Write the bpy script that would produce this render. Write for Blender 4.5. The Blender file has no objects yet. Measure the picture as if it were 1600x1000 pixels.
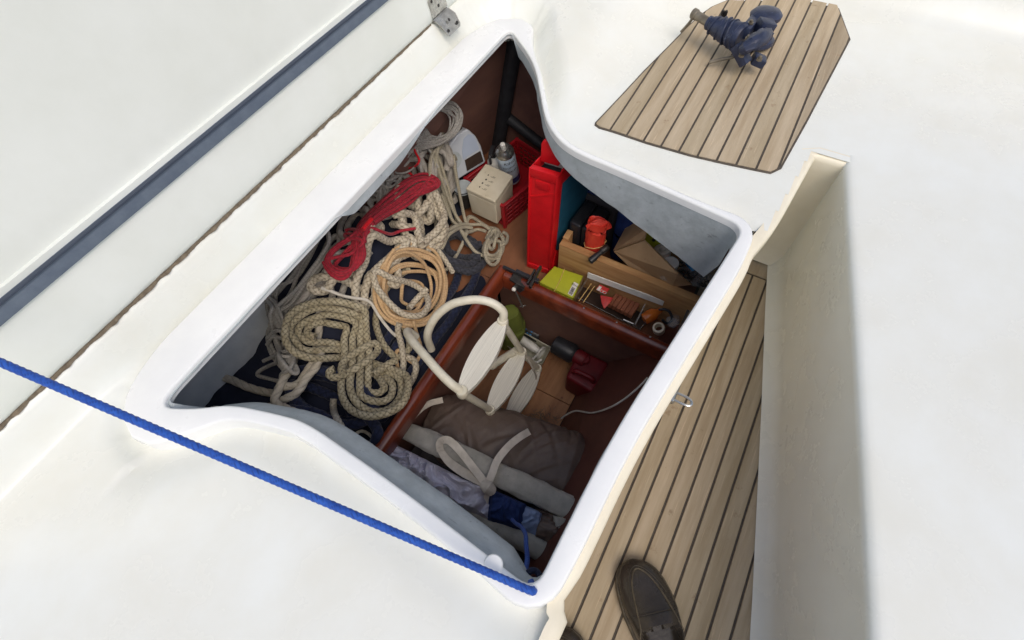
import bpy, bmesh, math, random
import numpy as np
from mathutils import Vector, Matrix
random.seed(7); rng = np.random.default_rng(7)
S = bpy.context.scene
# ------------------------------------------------------------------ camera, sky, sun, exposure
CAM_H = 1.15; FPX = 750.0
def nrm(v):
    v = np.asarray(v, float); return v/np.linalg.norm(v)
_D = nrm((40, 424, 750)); _Z = -_D
_X = nrm((890, -1410, 750)); _X = nrm(_X-_D*_X.dot(_D)); _Y = np.cross(_Z, _X)
RW = np.array([_X, _Y, _Z])
cam_d = bpy.data.cameras.new('camera'); cam = bpy.data.objects.new('camera', cam_d)
S.collection.objects.link(cam); S.camera = cam
cam_d.sensor_fit = 'HORIZONTAL'; cam_d.sensor_width = 36; cam_d.lens = FPX/1600*36
cam_d.clip_start = .02; cam_d.clip_end = 400
cm = Matrix.Identity(4)
for i in range(3):
    cm[i][0] = RW[i, 0]; cm[i][1] = -RW[i, 1]; cm[i][2] = -RW[i, 2]
cm[2][3] = CAM_H
cam.matrix_world = cm

world = bpy.data.worlds.new('World'); S.world = world; world.use_nodes = True
wn = world.node_tree; bg = wn.nodes['Background']
SUN_EL, SUN_AZ = math.radians(56), math.radians(-128)      # azimuth measured from +x in the xy plane
sky = wn.nodes.new('ShaderNodeTexSky'); sky.sky_type = 'NISHITA'; sky.sun_disc = False
sky.sun_elevation = SUN_EL; sky.sun_rotation = math.radians(90)-SUN_AZ
sky.air_density = 1.0; sky.dust_density = 4.0; sky.ozone_density = .6
wn.links.new(sky.outputs[0], bg.inputs[0]); bg.inputs[1].default_value = .15
sun_d = bpy.data.lights.new('sun', 'SUN'); sun_d.energy = .8; sun_d.angle = math.radians(38); sun_d.color = (1, .96, .9)
sun = bpy.data.objects.new('sun', sun_d); S.collection.objects.link(sun)
sd_ = Vector((math.cos(SUN_AZ)*math.cos(SUN_EL), math.sin(SUN_AZ)*math.cos(SUN_EL), math.sin(SUN_EL)))
sun.rotation_euler = sd_.to_track_quat('Z', 'Y').to_euler(); sun.location = (0, 0, 4)
S.view_settings.view_transform = 'Standard'; S.view_settings.look = 'None'
S.view_settings.gamma = 1; S.view_settings.use_curve_mapping = False
S.view_settings.exposure = 0.0

# ------------------------------------------------------------------ helpers
def P(px, py, z):
    """point of the place at height z (metres above the cockpit sole)"""
    r = RW @ np.array([px-800., py-500., FPX]); t = (z-CAM_H)/r[2]
    return np.array([r[0]*t, r[1]*t, z])
def lin(c):
    return tuple(((v/255)/12.92 if v/255 <= .04045 else ((v/255+.055)/1.055)**2.4) for v in c)
def ss(a):
    a = np.clip(a, 0, 1); return a*a*(3-2*a)
def fbm(p, octs=4, seed=0):
    """cheap smooth 3-D noise, about -1..1"""
    p = np.asarray(p, float); r = np.random.default_rng(seed); o = np.zeros(len(p)); a = 1.; f = 1.; tot = 0
    for k in range(octs):
        for j in range(3):
            d = nrm(r.normal(size=3)); ph = r.uniform(0, 6.28); w = r.uniform(.7, 1.4)
            d2 = nrm(r.normal(size=3)); ph2 = r.uniform(0, 6.28)
            o += a*np.sin(6.28*f*w*(p@d)+ph+1.7*np.sin(3.1*f*(p@d2)+ph2))/3
        tot += a*.6; a *= .55; f *= 2.03
    return o/tot

class MB:
    def __init__(s): s.v = []; s.f = []; s.uv = []; s.n = 0; s.col = []
    def add(s, V, Fs, UV=None, col=None):
        V = np.asarray(V, float).reshape(-1, 3); s.v.append(V)
        for f in Fs: s.f.append(tuple(int(i)+s.n for i in f))
        s.uv.append(np.zeros((len(V), 2)) if UV is None else np.asarray(UV, float))
        s.col.append(np.zeros(len(V)) if col is None else np.asarray(col, float)); s.n += len(V); return s
    def grid(s, G, UV=None, closed=False, col=None):
        """G: (n,m,3) array of points"""
        n, m = G.shape[:2]; idx = np.arange(n*m).reshape(n, m)
        fs = []
        mm = m if closed else m-1
        for j in range(mm):
            j2 = (j+1) % m
            fs.append(np.stack([idx[:-1, j], idx[1:, j], idx[1:, j2], idx[:-1, j2]], 1))
        fs = np.concatenate(fs)
        return s.add(G.reshape(-1, 3), fs, None if UV is None else UV.reshape(-1, 2), None if col is None else col.ravel())
    def hexa(s, c):
        """8 corners: bottom 4 in order, top 4 in order"""
        return s.add(c, [(3, 2, 1, 0), (4, 5, 6, 7), (0, 1, 5, 4), (1, 2, 6, 5), (2, 3, 7, 6), (3, 0, 4, 7)])
    def box(s, c, sz, rz=0, ax=None):
        c = np.asarray(c, float); h = np.asarray(sz, float)/2
        if ax is None:
            a = np.array([math.cos(rz), math.sin(rz), 0]); b = np.array([-math.sin(rz), math.cos(rz), 0]); u = np.array([0, 0, 1.])
        else: a, b, u = [nrm(k) for k in ax]
        pts = [c+a*h[0]*i+b*h[1]*j+u*h[2]*k for k in (-1, 1) for i, j in ((-1, -1), (1, -1), (1, 1), (-1, 1))]
        return s.hexa(pts)
    def prism(s, pts, off):
        """closed polygon pts (n,3), extruded by off"""
        p = np.asarray(pts, float); n = len(p); q = p+np.asarray(off, float)
        fs = [tuple(range(n))[::-1], tuple(range(n, 2*n))]+[(i, (i+1) % n, n+(i+1) % n, n+i) for i in range(n)]
        return s.add(np.concatenate([p, q]), fs)
    def tube(s, path, r, sides=10, cap=True, prof=None, squash=None):
        path = np.asarray(path, float); n = len(path); r = np.broadcast_to(np.asarray(r, float), (n,))
        t = np.gradient(path, axis=0); t /= np.linalg.norm(t, axis=1)[:, None]+1e-12
        N = np.zeros_like(t); a = np.array([0, 0, 1.]) if abs(t[0, 2]) < .9 else np.array([1., 0, 0])
        x = nrm(a-t[0]*a.dot(t[0])); N[0] = x
        for i in range(1, n):
            x = N[i-1]-t[i]*N[i-1].dot(t[i]); N[i] = x/(np.linalg.norm(x)+1e-12)
        B = np.cross(t, N); L = np.concatenate([[0], np.cumsum(np.linalg.norm(np.diff(path, axis=0), axis=1))])
        th = np.arange(sides)/sides*2*np.pi
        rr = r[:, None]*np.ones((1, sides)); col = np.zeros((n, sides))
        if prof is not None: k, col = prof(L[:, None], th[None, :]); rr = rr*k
        G = path[:, None]+rr[..., None]*(np.cos(th)[None, :, None]*N[:, None]+np.sin(th)[None, :, None]*B[:, None])
        UV = np.stack([L[:, None]*np.ones((1, sides)), np.ones((n, 1))*th[None]/6.2832], -1)
        b0 = s.n; s.grid(G, UV, closed=True, col=col)
        if cap:
            s.f.append(tuple(b0+i for i in range(sides))); s.f.append(tuple(b0+(n-1)*sides+i for i in range(sides))[::-1])
        return s
    def lathe(s, c, prof, axis=(0, 0, 1), seg=24, closed_ends=True):
        """prof: list of (r, h) along axis from c"""
        ax = nrm(axis); a = np.array([1., 0, 0]) if abs(ax[0]) < .8 else np.array([0, 1., 0])
        u = nrm(a-ax*a.dot(ax)); w = np.cross(ax, u); th = np.arange(seg)/seg*2*np.pi
        pr = np.asarray(prof, float); ring = np.cos(th)[:, None]*u+np.sin(th)[:, None]*w
        G = np.asarray(c, float)+pr[:, 0][:, None, None]*ring[None]+pr[:, 1][:, None, None]*ax
        b0 = s.n; s.grid(G, closed=True)
        if closed_ends:
            s.f.append(tuple(b0+i for i in range(seg))[::-1]); s.f.append(tuple(b0+(len(pr)-1)*seg+i for i in range(seg)))
        return s
    def build(s, name, mat, parent=None, smooth=True, bevel=0, seg=2, angle=40, origin=None):
        V = np.concatenate(s.v)
        if parent is not None:
            o = np.zeros(3); q = parent
            while q is not None: o += np.array(q.location); q = q.parent
        else:
            o = np.array([V[:, 0].mean(), V[:, 1].mean(), V[:, 2].min()]) if origin is None else np.asarray(origin, float)
        me = bpy.data.meshes.new(name); me.from_pydata((V-o).tolist(), [], s.f)
        UV = np.concatenate(s.uv); C = np.concatenate(s.col)
        if UV.any():
            l = me.uv_layers.new(name='uv'); li = np.empty(len(me.loops), int); me.loops.foreach_get('vertex_index', li)
            u = UV[li].copy(); l.data.foreach_set('uv', u.ravel())
        if C.any():
            at = me.attributes.new('groove', 'FLOAT', 'POINT'); at.data.foreach_set('value', C.astype(np.float32))  # how deep each rope vertex sits between its strands
        bm = bmesh.new(); bm.from_mesh(me)
        if bevel:
            bmesh.ops.remove_doubles(bm, verts=bm.verts, dist=1e-6)
            bmesh.ops.recalc_face_normals(bm, faces=bm.faces)
            es = [e for e in bm.edges if len(e.link_faces) == 2 and e.calc_face_angle(0) > math.radians(30)]
            bmesh.ops.bevel(bm, geom=es, offset=bevel, segments=seg, profile=.6, affect='EDGES', clamp_overlap=True)
        else: bmesh.ops.recalc_face_normals(bm, faces=bm.faces)
        bm.to_mesh(me); bm.free()
        if smooth:
            me.polygons.foreach_set('use_smooth', [True]*len(me.polygons)); me.set_sharp_from_angle(angle=math.radians(angle))
        me.materials.append(mat)
        ob = bpy.data.objects.new(name, me); S.collection.objects.link(ob); ob.location = o if parent is None else (0, 0, 0)
        if parent is not None: ob.parent = parent
        return ob
def tag(o, label=None, cat=None, group=None, kind=None):
    if label: o['label'] = label
    if cat: o['category'] = cat
    if group: o['group'] = group
    if kind: o['kind'] = kind
    return o
def thing(name, label, cat, loc, group=None):
    o = bpy.data.objects.new(name, None); S.collection.objects.link(o); o.location = tuple(loc); o.empty_display_size = .05
    return tag(o, label, cat, group)
def spline(pts, step=.004, closed=False):
    p = np.asarray(pts, float); n = len(p)
    q = np.concatenate([p[-1:], p, p[:2]]) if closed else np.concatenate([2*p[:1]-p[1:2], p, 2*p[-1:]-p[-2:-1]])
    out = []
    for i in range(n if closed else n-1):
        a, b, c, d = q[i], q[i+1], q[i+2], q[i+3]
        k = 14; t = np.linspace(0, 1, k, endpoint=False)[:, None]
        out.append(.5*(2*b+(c-a)*t+(2*a-5*b+4*c-d)*t*t+(3*b-a-3*c+d)*t**3))
    if not closed: out.append(p[-1:])
    else: out.append(p[:1])
    o = np.concatenate(out); L = np.concatenate([[0], np.cumsum(np.linalg.norm(np.diff(o, axis=0), axis=1))])
    m = max(3, int(L[-1]/step)); tt = np.linspace(0, L[-1], m)
    return np.stack([np.interp(tt, L, o[:, k]) for k in range(o.shape[1])], 1)
def text_mb(txt, size):
    """flat lettering as mesh verts/faces in the xy plane"""
    cu = bpy.data.curves.new('lettering', 'FONT'); cu.body = txt; cu.size = size; cu.align_x = 'CENTER'; cu.align_y = 'CENTER'; cu.resolution_u = 3
    ob = bpy.data.objects.new('lettering', cu); S.collection.objects.link(ob)
    me = bpy.data.meshes.new_from_object(ob.evaluated_get(bpy.context.evaluated_depsgraph_get()))
    V = np.array([v.co[:] for v in me.vertices]); F_ = [tuple(p.vertices) for p in me.polygons]
    bpy.data.objects.remove(ob); bpy.data.meshes.remove(me); bpy.data.curves.remove(cu); return V, F_

# ------------------------------------------------------------------ materials
M = {}
def mat(name, col, rough=.5, col2=None, scale=20, stretch=(1, 1, 1), bump=0, bscale=None, spec=.5, metal=0, coat=0, alpha=1, trans=0,
        detail=6, lo=.35, hi=.65, spots=None, spot_scale=60, spot_lo=.62, sheen=0, rvar=0, scratch=None):
    m = bpy.data.materials.new(name); m.use_nodes = True; nt = m.node_tree; b = nt.nodes['Principled BSDF']
    N = lambda t: nt.nodes.new(t); L = nt.links.new
    b.inputs['Roughness'].default_value = rough; b.inputs['Specular IOR Level'].default_value = spec
    b.inputs['Metallic'].default_value = metal; b.inputs['Coat Weight'].default_value = coat; b.inputs['Coat Roughness'].default_value = .12
    b.inputs['Alpha'].default_value = alpha; b.inputs['Transmission Weight'].default_value = trans
    if sheen: b.inputs['Sheen Weight'].default_value = sheen
    tc = N('ShaderNodeTexCoord'); mp = N('ShaderNodeMapping'); L(tc.outputs['Object'], mp.inputs[0]); mp.inputs['Scale'].default_value = stretch
    no = N('ShaderNodeTexNoise'); L(mp.outputs[0], no.inputs[0]); no.inputs['Scale'].default_value = scale; no.inputs['Detail'].default_value = detail; no.inputs['Roughness'].default_value = .62
    rp = N('ShaderNodeMapRange'); L(no.outputs[0], rp.inputs[0]); rp.inputs[1].default_value = lo; rp.inputs[2].default_value = hi
    mx = N('ShaderNodeMix'); mx.data_type = 'RGBA'; L(rp.outputs[0], mx.inputs[0])
    c1 = lin(col)+(1,); c2 = lin(col2 if col2 else tuple(v*.93 for v in col))+(1,)
    mx.inputs[6].default_value = c1; mx.inputs[7].default_value = c2; out = mx.outputs[2]
    for sp, sc, lo_, st in ([(spots, spot_scale, spot_lo, (1, 1, 1))] if spots else [])+([scratch] if scratch else []):
        mp2 = N('ShaderNodeMapping'); L(tc.outputs['Object'], mp2.inputs[0]); mp2.inputs['Scale'].default_value = st
        n2 = N('ShaderNodeTexNoise'); n2.inputs['Scale'].default_value = sc; n2.inputs['Detail'].default_value = 5; n2.inputs['Roughness'].default_value = .7; L(mp2.outputs[0], n2.inputs[0])
        r2 = N('ShaderNodeMapRange'); L(n2.outputs[0], r2.inputs[0]); r2.inputs[1].default_value = lo_; r2.inputs[2].default_value = lo_+.08; r2.inputs[4].default_value = .75
        m2 = N('ShaderNodeMix'); m2.data_type = 'RGBA'; L(r2.outputs[0], m2.inputs[0]); L(out, m2.inputs[6]); m2.inputs[7].default_value = lin(sp)+(1,); out = m2.outputs[2]
    L(out, b.inputs['Base Color'])
    if rvar:
        r3 = N('ShaderNodeMapRange'); L(no.outputs[0], r3.inputs[0]); r3.inputs[1].default_value = .3; r3.inputs[2].default_value = .7
        r3.inputs[3].default_value = rough-rvar; r3.inputs[4].default_value = rough+rvar; L(r3.outputs[0], b.inputs['Roughness'])
    if bump:
        nb = N('ShaderNodeTexNoise'); L(mp.outputs[0], nb.inputs[0]); nb.inputs['Scale'].default_value = bscale or scale*3; nb.inputs['Detail'].default_value = 5
        bp = N('ShaderNodeBump'); bp.inputs['Strength'].default_value = min(1, bump); bp.inputs['Distance'].default_value = .002; L(nb.outputs[0], bp.inputs['Height']); L(bp.outputs[0], b.inputs['Normal'])
    M[name] = m; return m
def rope_mat(name, col, col2, groove=(70, 62, 45), amt=.75, weave=900, rough=.85, bump=.5):
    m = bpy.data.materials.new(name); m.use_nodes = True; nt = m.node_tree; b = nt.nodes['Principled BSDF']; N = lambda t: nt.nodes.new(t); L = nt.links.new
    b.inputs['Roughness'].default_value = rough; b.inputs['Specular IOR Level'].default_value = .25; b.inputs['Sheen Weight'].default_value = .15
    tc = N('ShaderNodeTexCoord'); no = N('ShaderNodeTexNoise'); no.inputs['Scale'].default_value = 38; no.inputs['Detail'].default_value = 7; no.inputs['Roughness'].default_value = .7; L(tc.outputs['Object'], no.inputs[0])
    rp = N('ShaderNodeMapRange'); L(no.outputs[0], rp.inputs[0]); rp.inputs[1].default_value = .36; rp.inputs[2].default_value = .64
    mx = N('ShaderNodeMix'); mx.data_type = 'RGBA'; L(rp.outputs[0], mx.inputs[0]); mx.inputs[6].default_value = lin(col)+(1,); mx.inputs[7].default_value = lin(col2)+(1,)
    at = N('ShaderNodeAttribute'); at.attribute_name = 'groove'
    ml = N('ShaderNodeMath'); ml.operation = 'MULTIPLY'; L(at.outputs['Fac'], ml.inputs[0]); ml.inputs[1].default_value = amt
    m2 = N('ShaderNodeMix'); m2.data_type = 'RGBA'; L(ml.outputs[0], m2.inputs[0]); L(mx.outputs[2], m2.inputs[6]); m2.inputs[7].default_value = lin(groove)+(1,)  # darker colour mixed into the grooves between rope strands
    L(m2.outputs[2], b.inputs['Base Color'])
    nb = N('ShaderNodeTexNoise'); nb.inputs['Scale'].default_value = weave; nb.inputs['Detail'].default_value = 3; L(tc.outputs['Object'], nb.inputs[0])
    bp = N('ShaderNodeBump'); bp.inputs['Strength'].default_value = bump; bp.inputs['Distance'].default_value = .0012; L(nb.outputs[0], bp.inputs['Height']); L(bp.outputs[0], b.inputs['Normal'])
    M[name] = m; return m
mat('gelcoat', (234, 237, 231), .26, (228, 229, 219), 5, bump=.05, bscale=14, spots=(206, 200, 182), spot_scale=110, spot_lo=.77, rvar=.06)
mat('gelcoat_lip', (240, 242, 240), .3, (233, 235, 234), 9, bump=.02, bscale=9, spots=(206, 207, 204), spot_scale=120, spot_lo=.79, rvar=.06)
mat('gelcoat_cream', (238, 232, 212), .36, (226, 218, 194), 6, bump=.05, spots=(176, 166, 138), spot_scale=90, spot_lo=.72)
mat('gelcoat_lid', (234, 238, 232), .36, (226, 230, 222), 4, bump=.05, bscale=10, spots=(170, 165, 150), spot_scale=60, spot_lo=.77)
mat('grey_paint', (178, 186, 189), .62, (162, 170, 172), 30, bump=.6, bscale=70, spots=(112, 116, 116), spot_scale=46, spot_lo=.635, scratch=((134, 140, 142), 110, .62, (1, .2, .6)))
mat('teak', (182, 167, 141), .8, (162, 146, 118), 26, (.12, 1.6, 1), bump=.55, bscale=110, scratch=((204, 184, 154), 260, .60, (.03, 1, 1)), spots=(142, 120, 92), spot_scale=22, spot_lo=.62)
mat('teak_b', (174, 159, 135), .8, (152, 136, 111), 22, (.1, 1.8, 1), bump=.55, bscale=110, scratch=((196, 178, 150), 240, .60, (.03, 1, 1)), spots=(150, 112, 84), spot_scale=18, spot_lo=.64)
mat('teak_c', (188, 172, 146), .8, (168, 150, 122), 30, (.12, 1.5, 1), bump=.5, bscale=100, scratch=((210, 190, 160), 250, .6, (.03, 1, 1)), spots=(138, 118, 92), spot_scale=20, spot_lo=.65)
mat('caulk', (72, 66, 58), .8, (88, 80, 70), 60)
mat('mahogany', (128, 58, 32), .28, (92, 36, 20), 30, (.15, 1, 1), bump=.12, coat=.5, spots=(160, 88, 54), spot_scale=26, spot_lo=.68)
mat('dark_ply', (124, 90, 78), .55, (104, 74, 66), 12, (.3, 1, 1), bump=.15)
mat('maroon_panel', (104, 62, 52), .5, (86, 50, 42), 9, bump=.1)
mat('floor_ply', (176, 128, 86), .6, (146, 100, 66), 34, (.18, 1, 1), bump=.2, spots=(92, 58, 40), spot_scale=30, spot_lo=.63)
mat('shelf_ply', (142, 94, 64), .6, (120, 78, 52), 16, (.3, 1, 1), bump=.1, spots=(112, 66, 44), spot_scale=22, spot_lo=.64)
mat('pine', (196, 156, 106), .6, (164, 118, 74), 30, (1, .16, 1.6), bump=.2, spots=(112, 72, 44), spot_scale=11, spot_lo=.67)
mat('black_rubber', (34, 36, 40), .6, (46, 48, 52), 30, bump=.1)
mat('seal_rubber', (92, 104, 120), .7, (104, 116, 130), 40, bump=.15, spots=(140, 150, 160), spot_scale=45, spot_lo=.68)
mat('seal_dark', (62, 72, 88), .7)
mat('dirt', (128, 116, 98), .95, (96, 86, 72), 90, bump=.6)
mat('stainless', (190, 190, 186), .3, (160, 158, 152), 60, metal=.9, rvar=.1, spots=(130, 116, 98), spot_scale=120, spot_lo=.66)
mat('dark_metal', (70, 68, 66), .45, (50, 48, 46), 60, metal=.6, bump=.1)
mat('red_plastic', (216, 26, 34), .38, (196, 20, 28), 20, bump=.08, scratch=((232, 96, 96), 60, .72, (.4, 1, .3)))
mat('red_crate', (168, 26, 36), .45, (144, 20, 30), 25, bump=.1)
mat('dark_red', (112, 14, 24), .55, (90, 10, 18), 18, bump=.1)
mat('teal_panel', (34, 92, 116), .5, (28, 78, 102), 22, bump=.1)
mat('black_plastic', (44, 45, 48), .4, (36, 37, 40), 30, bump=.1)
mat('navy_plastic', (32, 48, 110), .5, (26, 40, 92), 24, bump=.1)
mat('blue_fabric', (34, 62, 124), .85, (26, 50, 106), 40, bump=.3, bscale=300)
mat('orange_bag', (240, 76, 56), .5, (224, 58, 44), 14, bump=.25, bscale=60)
mat('elastic', (226, 190, 120), .6)
mat('cardboard', (178, 148, 112), .85, (164, 134, 98), 18, bump=.1, bscale=120, spots=(146, 116, 84), spot_scale=14, spot_lo=.62)
mat('lime', (176, 182, 44), .5, (162, 168, 38), 14, bump=.06, scratch=((208, 210, 110), 80, .68, (1, .2, 1)))
mat('lime_edge', (120, 96, 62), .7)
mat('lime_bag', (104, 114, 44), .8, (86, 96, 36), 22, bump=.3)
mat('paper', (226, 224, 216), .6, (210, 208, 200), 40)
mat('ink', (30, 30, 34), .6)
mat('white_plastic', (226, 226, 220), .4, (212, 211, 202), 30, bump=.05, spots=(170, 164, 150), spot_scale=50, spot_lo=.68)
mat('ladder_white', (226, 222, 204), .42, (208, 202, 180), 20, bump=.08, spots=(150, 140, 118), spot_scale=55, spot_lo=.66)
mat('tread', (224, 221, 208), .5, (200, 197, 184), 260, (.012, 1.4, 1), detail=2, bump=.35, bscale=300, spots=(140, 136, 124), spot_scale=70, spot_lo=.66)
mat('cream_plastic', (214, 206, 184), .5, (200, 190, 164), 12, bump=.08, spots=(150, 138, 112), spot_scale=26, spot_lo=.66)
mat('jug_grey', (196, 202, 208), .35, (182, 188, 195), 10, bump=.05)
mat('jug_label', (176, 188, 206), .35, (168, 180, 198), 10)
mat('brown_label', (66, 52, 44), .4, (52, 40, 34), 30)
mat('can_blue', (214, 230, 242), .3, (196, 216, 232), 14)
mat('can_blue_cloth', (150, 168, 200), .85, (132, 150, 184), 20, bump=.2, bscale=300)
mat('can_navy', (40, 60, 110), .35)
mat('brown_canvas', (110, 94, 83), .5, (98, 84, 74), 12, bump=.25, bscale=420)
mat('grey_canvas', (190, 187, 176), .9, (168, 165, 154), 30, bump=.5, bscale=380, spots=(128, 124, 114), spot_scale=40, spot_lo=.63)
mat('webbing', (222, 214, 200), .9, (200, 192, 178), 40, bump=.5, bscale=500, spots=(140, 128, 108), spot_scale=60, spot_lo=.64)
mat('lavender_cloth', (214, 212, 224), .85, (200, 198, 210), 14, bump=.25, bscale=300)
mat('navy_cloth', (34, 58, 112), .85, (26, 46, 94), 16, bump=.3, bscale=300)
mat('navy_cloth_dark', (30, 36, 56), .9, (22, 27, 44), 16, bump=.3, bscale=200)
mat('charcoal_cloth', (74, 70, 70), .85, (60, 58, 60), 16, bump=.3, bscale=300)
mat('leather', (62, 56, 49), .27, (48, 43, 37), 26, bump=.18, bscale=160, spots=(104, 94, 80), spot_scale=60, spot_lo=.66, rvar=.1)
mat('leather_toe', (74, 67, 55), .5, (64, 57, 46), 40, bump=.3, bscale=200)
mat('shoe_sole', (98, 88, 70), .6, (70, 62, 48), 60, bump=.3)
mat('shoe_inside', (40, 34, 30), .9)
mat('clear_plastic', (220, 222, 220), .15, alpha=.28)
mat('terracotta', (152, 94, 66), .6, (134, 80, 56), 30, bump=.1)
mat('red_card', (206, 60, 54), .5, (190, 48, 46), 40)
mat('amber', (214, 120, 44), .15, (190, 92, 30), 30, trans=.3)
mat('tray', (206, 204, 184), .5, (188, 184, 162), 20, bump=.06)
mat('bottle_blue', (60, 130, 190), .25, (80, 150, 205), 20)
mat('dark_gear', (44, 54, 82), .45, (30, 38, 60), 40, bump=.3, bscale=160, spots=(84, 98, 126), spot_scale=60, spot_lo=.62)
mat('gear_metal', (140, 132, 116), .45, (112, 104, 90), 60, metal=.6)
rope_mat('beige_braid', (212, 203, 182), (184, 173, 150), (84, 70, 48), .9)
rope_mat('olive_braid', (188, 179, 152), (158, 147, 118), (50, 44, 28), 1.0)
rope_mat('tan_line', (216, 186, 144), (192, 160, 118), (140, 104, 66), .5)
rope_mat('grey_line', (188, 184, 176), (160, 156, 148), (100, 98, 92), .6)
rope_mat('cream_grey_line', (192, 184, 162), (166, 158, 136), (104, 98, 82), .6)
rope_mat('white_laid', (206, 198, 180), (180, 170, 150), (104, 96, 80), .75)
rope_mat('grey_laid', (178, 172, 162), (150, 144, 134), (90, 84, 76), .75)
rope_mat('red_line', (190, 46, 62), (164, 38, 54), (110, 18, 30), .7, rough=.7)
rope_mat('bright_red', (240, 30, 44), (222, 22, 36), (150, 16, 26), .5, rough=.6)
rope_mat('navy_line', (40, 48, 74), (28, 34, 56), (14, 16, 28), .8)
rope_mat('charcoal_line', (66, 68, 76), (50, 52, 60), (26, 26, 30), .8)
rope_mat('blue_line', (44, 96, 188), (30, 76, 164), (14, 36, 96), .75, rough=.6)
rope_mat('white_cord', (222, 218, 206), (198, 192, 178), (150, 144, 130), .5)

# ------------------------------------------------------------------ the locker opening outline (plan view, anticlockwise from the forward inboard corner)
def fillet(pts):
    out = []; n = len(pts)
    for i in range(n):
        p0 = np.array(pts[i-1][:2]); p = np.array(pts[i][:2]); p1 = np.array(pts[(i+1) % n][:2]); r = pts[i][2] if len(pts[i]) > 2 else 0
        if r <= 0: out.append(p); continue
        a = p+(p0-p)*min(.45, r/np.linalg.norm(p0-p)); b = p+(p1-p)*min(.45, r/np.linalg.norm(p1-p))
        for t in np.linspace(0, 1, 9): out.append((1-t)**2*a+2*t*(1-t)*p+t*t*b)
    return np.array(out)
def resample(p, step):
    q = np.concatenate([p, p[:1]]); L = np.concatenate([[0], np.cumsum(np.linalg.norm(np.diff(q, axis=0), axis=1))]); m = int(L[-1]/step)
    t = np.arange(m)/m*L[-1]; return np.stack([np.interp(t, L, q[:, 0]), np.interp(t, L, q[:, 1])], 1)
OUT = fillet([(-.002, .004, .028), (.24, -.002, .1), (.752, -.066, .035), (.785, .20, .1), (.797, .345, .07), (.852, .425, .06), (1.05, .56, .07), (1.155, .692, .035),
              (.40, .692, 0), (-.075, .692, .05), (-.045, .630, .04), (-.008, .579, .05), (.0148, .505, .03), (.030, .445, .05), (.020, .25, .1)])
OUT = resample(OUT, .008); NO = len(OUT)
tg = np.roll(OUT, -1, 0)-np.roll(OUT, 1, 0); tg /= np.linalg.norm(tg, axis=1)[:, None]; NRM = np.stack([tg[:, 1], -tg[:, 0]], 1)
def sm(a, k):
    w = np.ones(2*k+1)/(2*k+1); return np.convolve(np.concatenate([a[-k:], a, a[:k]]), w, 'valid')
def side_of(x, y):
    if y > .66: return 'O'
    if y < .03 and x < .74: return 'F'
    if x > .5: return 'A'
    return 'W'
SIDE = [side_of(*p) for p in OUT]
W = sm(sm(np.array([{'O': .092, 'F': .034, 'A': .013, 'W': .023}[s] for s in SIDE]), 9), 7)
inset = sm(np.array([{'O': .004, 'F': .002, 'A': .003, 'W': .034}[s] for s in SIDE]), 4)
def zb_of(p, s):
    if s == 'A': return .352-.148*min(1, max(0, (.41-p[1])/.46))
    if s == 'O': return .392-.032*ss((p[0]-.41)/.03)*ss((.8-p[0])/.2)
    if s == 'W': return .315
    return .345
ZB = sm(np.array([zb_of(p, s) for p, s in zip(OUT, SIDE)]), 2)
ZT = .40
def off(d): return OUT+NRM*(np.asarray(d)[:, None] if np.ndim(d) else d)
def row(d, z):
    o = off(d); return np.concatenate([o, (np.broadcast_to(z, NO))[:, None]], 1)
def sdist(pts):
    """signed distance to OUT, + outside"""
    a = OUT; b = np.roll(OUT, -1, 0); best = np.full(len(pts), 9.); ins = np.zeros(len(pts), bool); near = np.zeros(len(pts), int)
    for i in range(NO):
        ab = b[i]-a[i]; t = np.clip(((pts-a[i])@ab)/(ab@ab), 0, 1); d = np.linalg.norm(pts-a[i]-t[:, None]*ab, axis=1); near = np.where(d < best, i, near); best = np.minimum(best, d)
        c = ((a[i][1] > pts[:, 1]) != (b[i][1] > pts[:, 1])); 
        with np.errstate(divide='ignore', invalid='ignore'):
            xi = (b[i][0]-a[i][0])*(pts[:, 1]-a[i][1])/(b[i][1]-a[i][1]+1e-15)+a[i][0]
        ins ^= c & (pts[:, 0] < xi)
    return np.where(ins, -best, best), near

moulding = tag(bpy.data.objects.new('cockpit_moulding', None), kind='structure'); S.collection.objects.link(moulding)
OUTW = off(W)
EXT = sm(np.array([.004 if s == 'F' or (p[0] > .66 and p[1] < .03) else .045 for p, s in zip(OUT, SIDE)]), 2)
def rw(d, z):
    o = OUTW+NRM*(np.asarray(d)[:, None] if np.ndim(d) else d); return np.concatenate([o, (np.broadcast_to(z, NO))[:, None]], 1)
# lip (upstand round the opening)
mb = MB(); wob = .0005*np.sin(np.arange(NO)*.11)
rows = [row(.000, ZT-.02), row(.0, ZT-.0055), row(.0001, ZT-.0045), row(.0012, ZT-.0016), row(.0036, ZT-.0002), row(.0044, ZT), row(W*.5, ZT+.0006), rw(-.0044, ZT), rw(-.0036, ZT-.0002), rw(-.0012, ZT-.0016), rw(0, ZT-.0045), rw(.0001, ZT-.0055), rw(.002, ZT-.02), rw(.003, .3645), rw(EXT, .3615)]
mb.grid(np.stack(rows), closed=True); mb.build('lip', M['gelcoat_lip'], moulding, angle=60)
mb = MB(); kk = np.linspace(0, 1, 6)
Gs = [row(.0012, ZT-.013)]+[np.concatenate([off(-inset*ss(k)+.001), (ZT-.014-(ZT-.014-ZB)*k)[:, None]], 1) for k in kk[1:]]
Gs += [np.concatenate([off(-inset+.006), ZB[:, None]-.001], 1), np.concatenate([off(.012), np.minimum(ZB[:, None]+.01, .375)], 1)]
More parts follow.
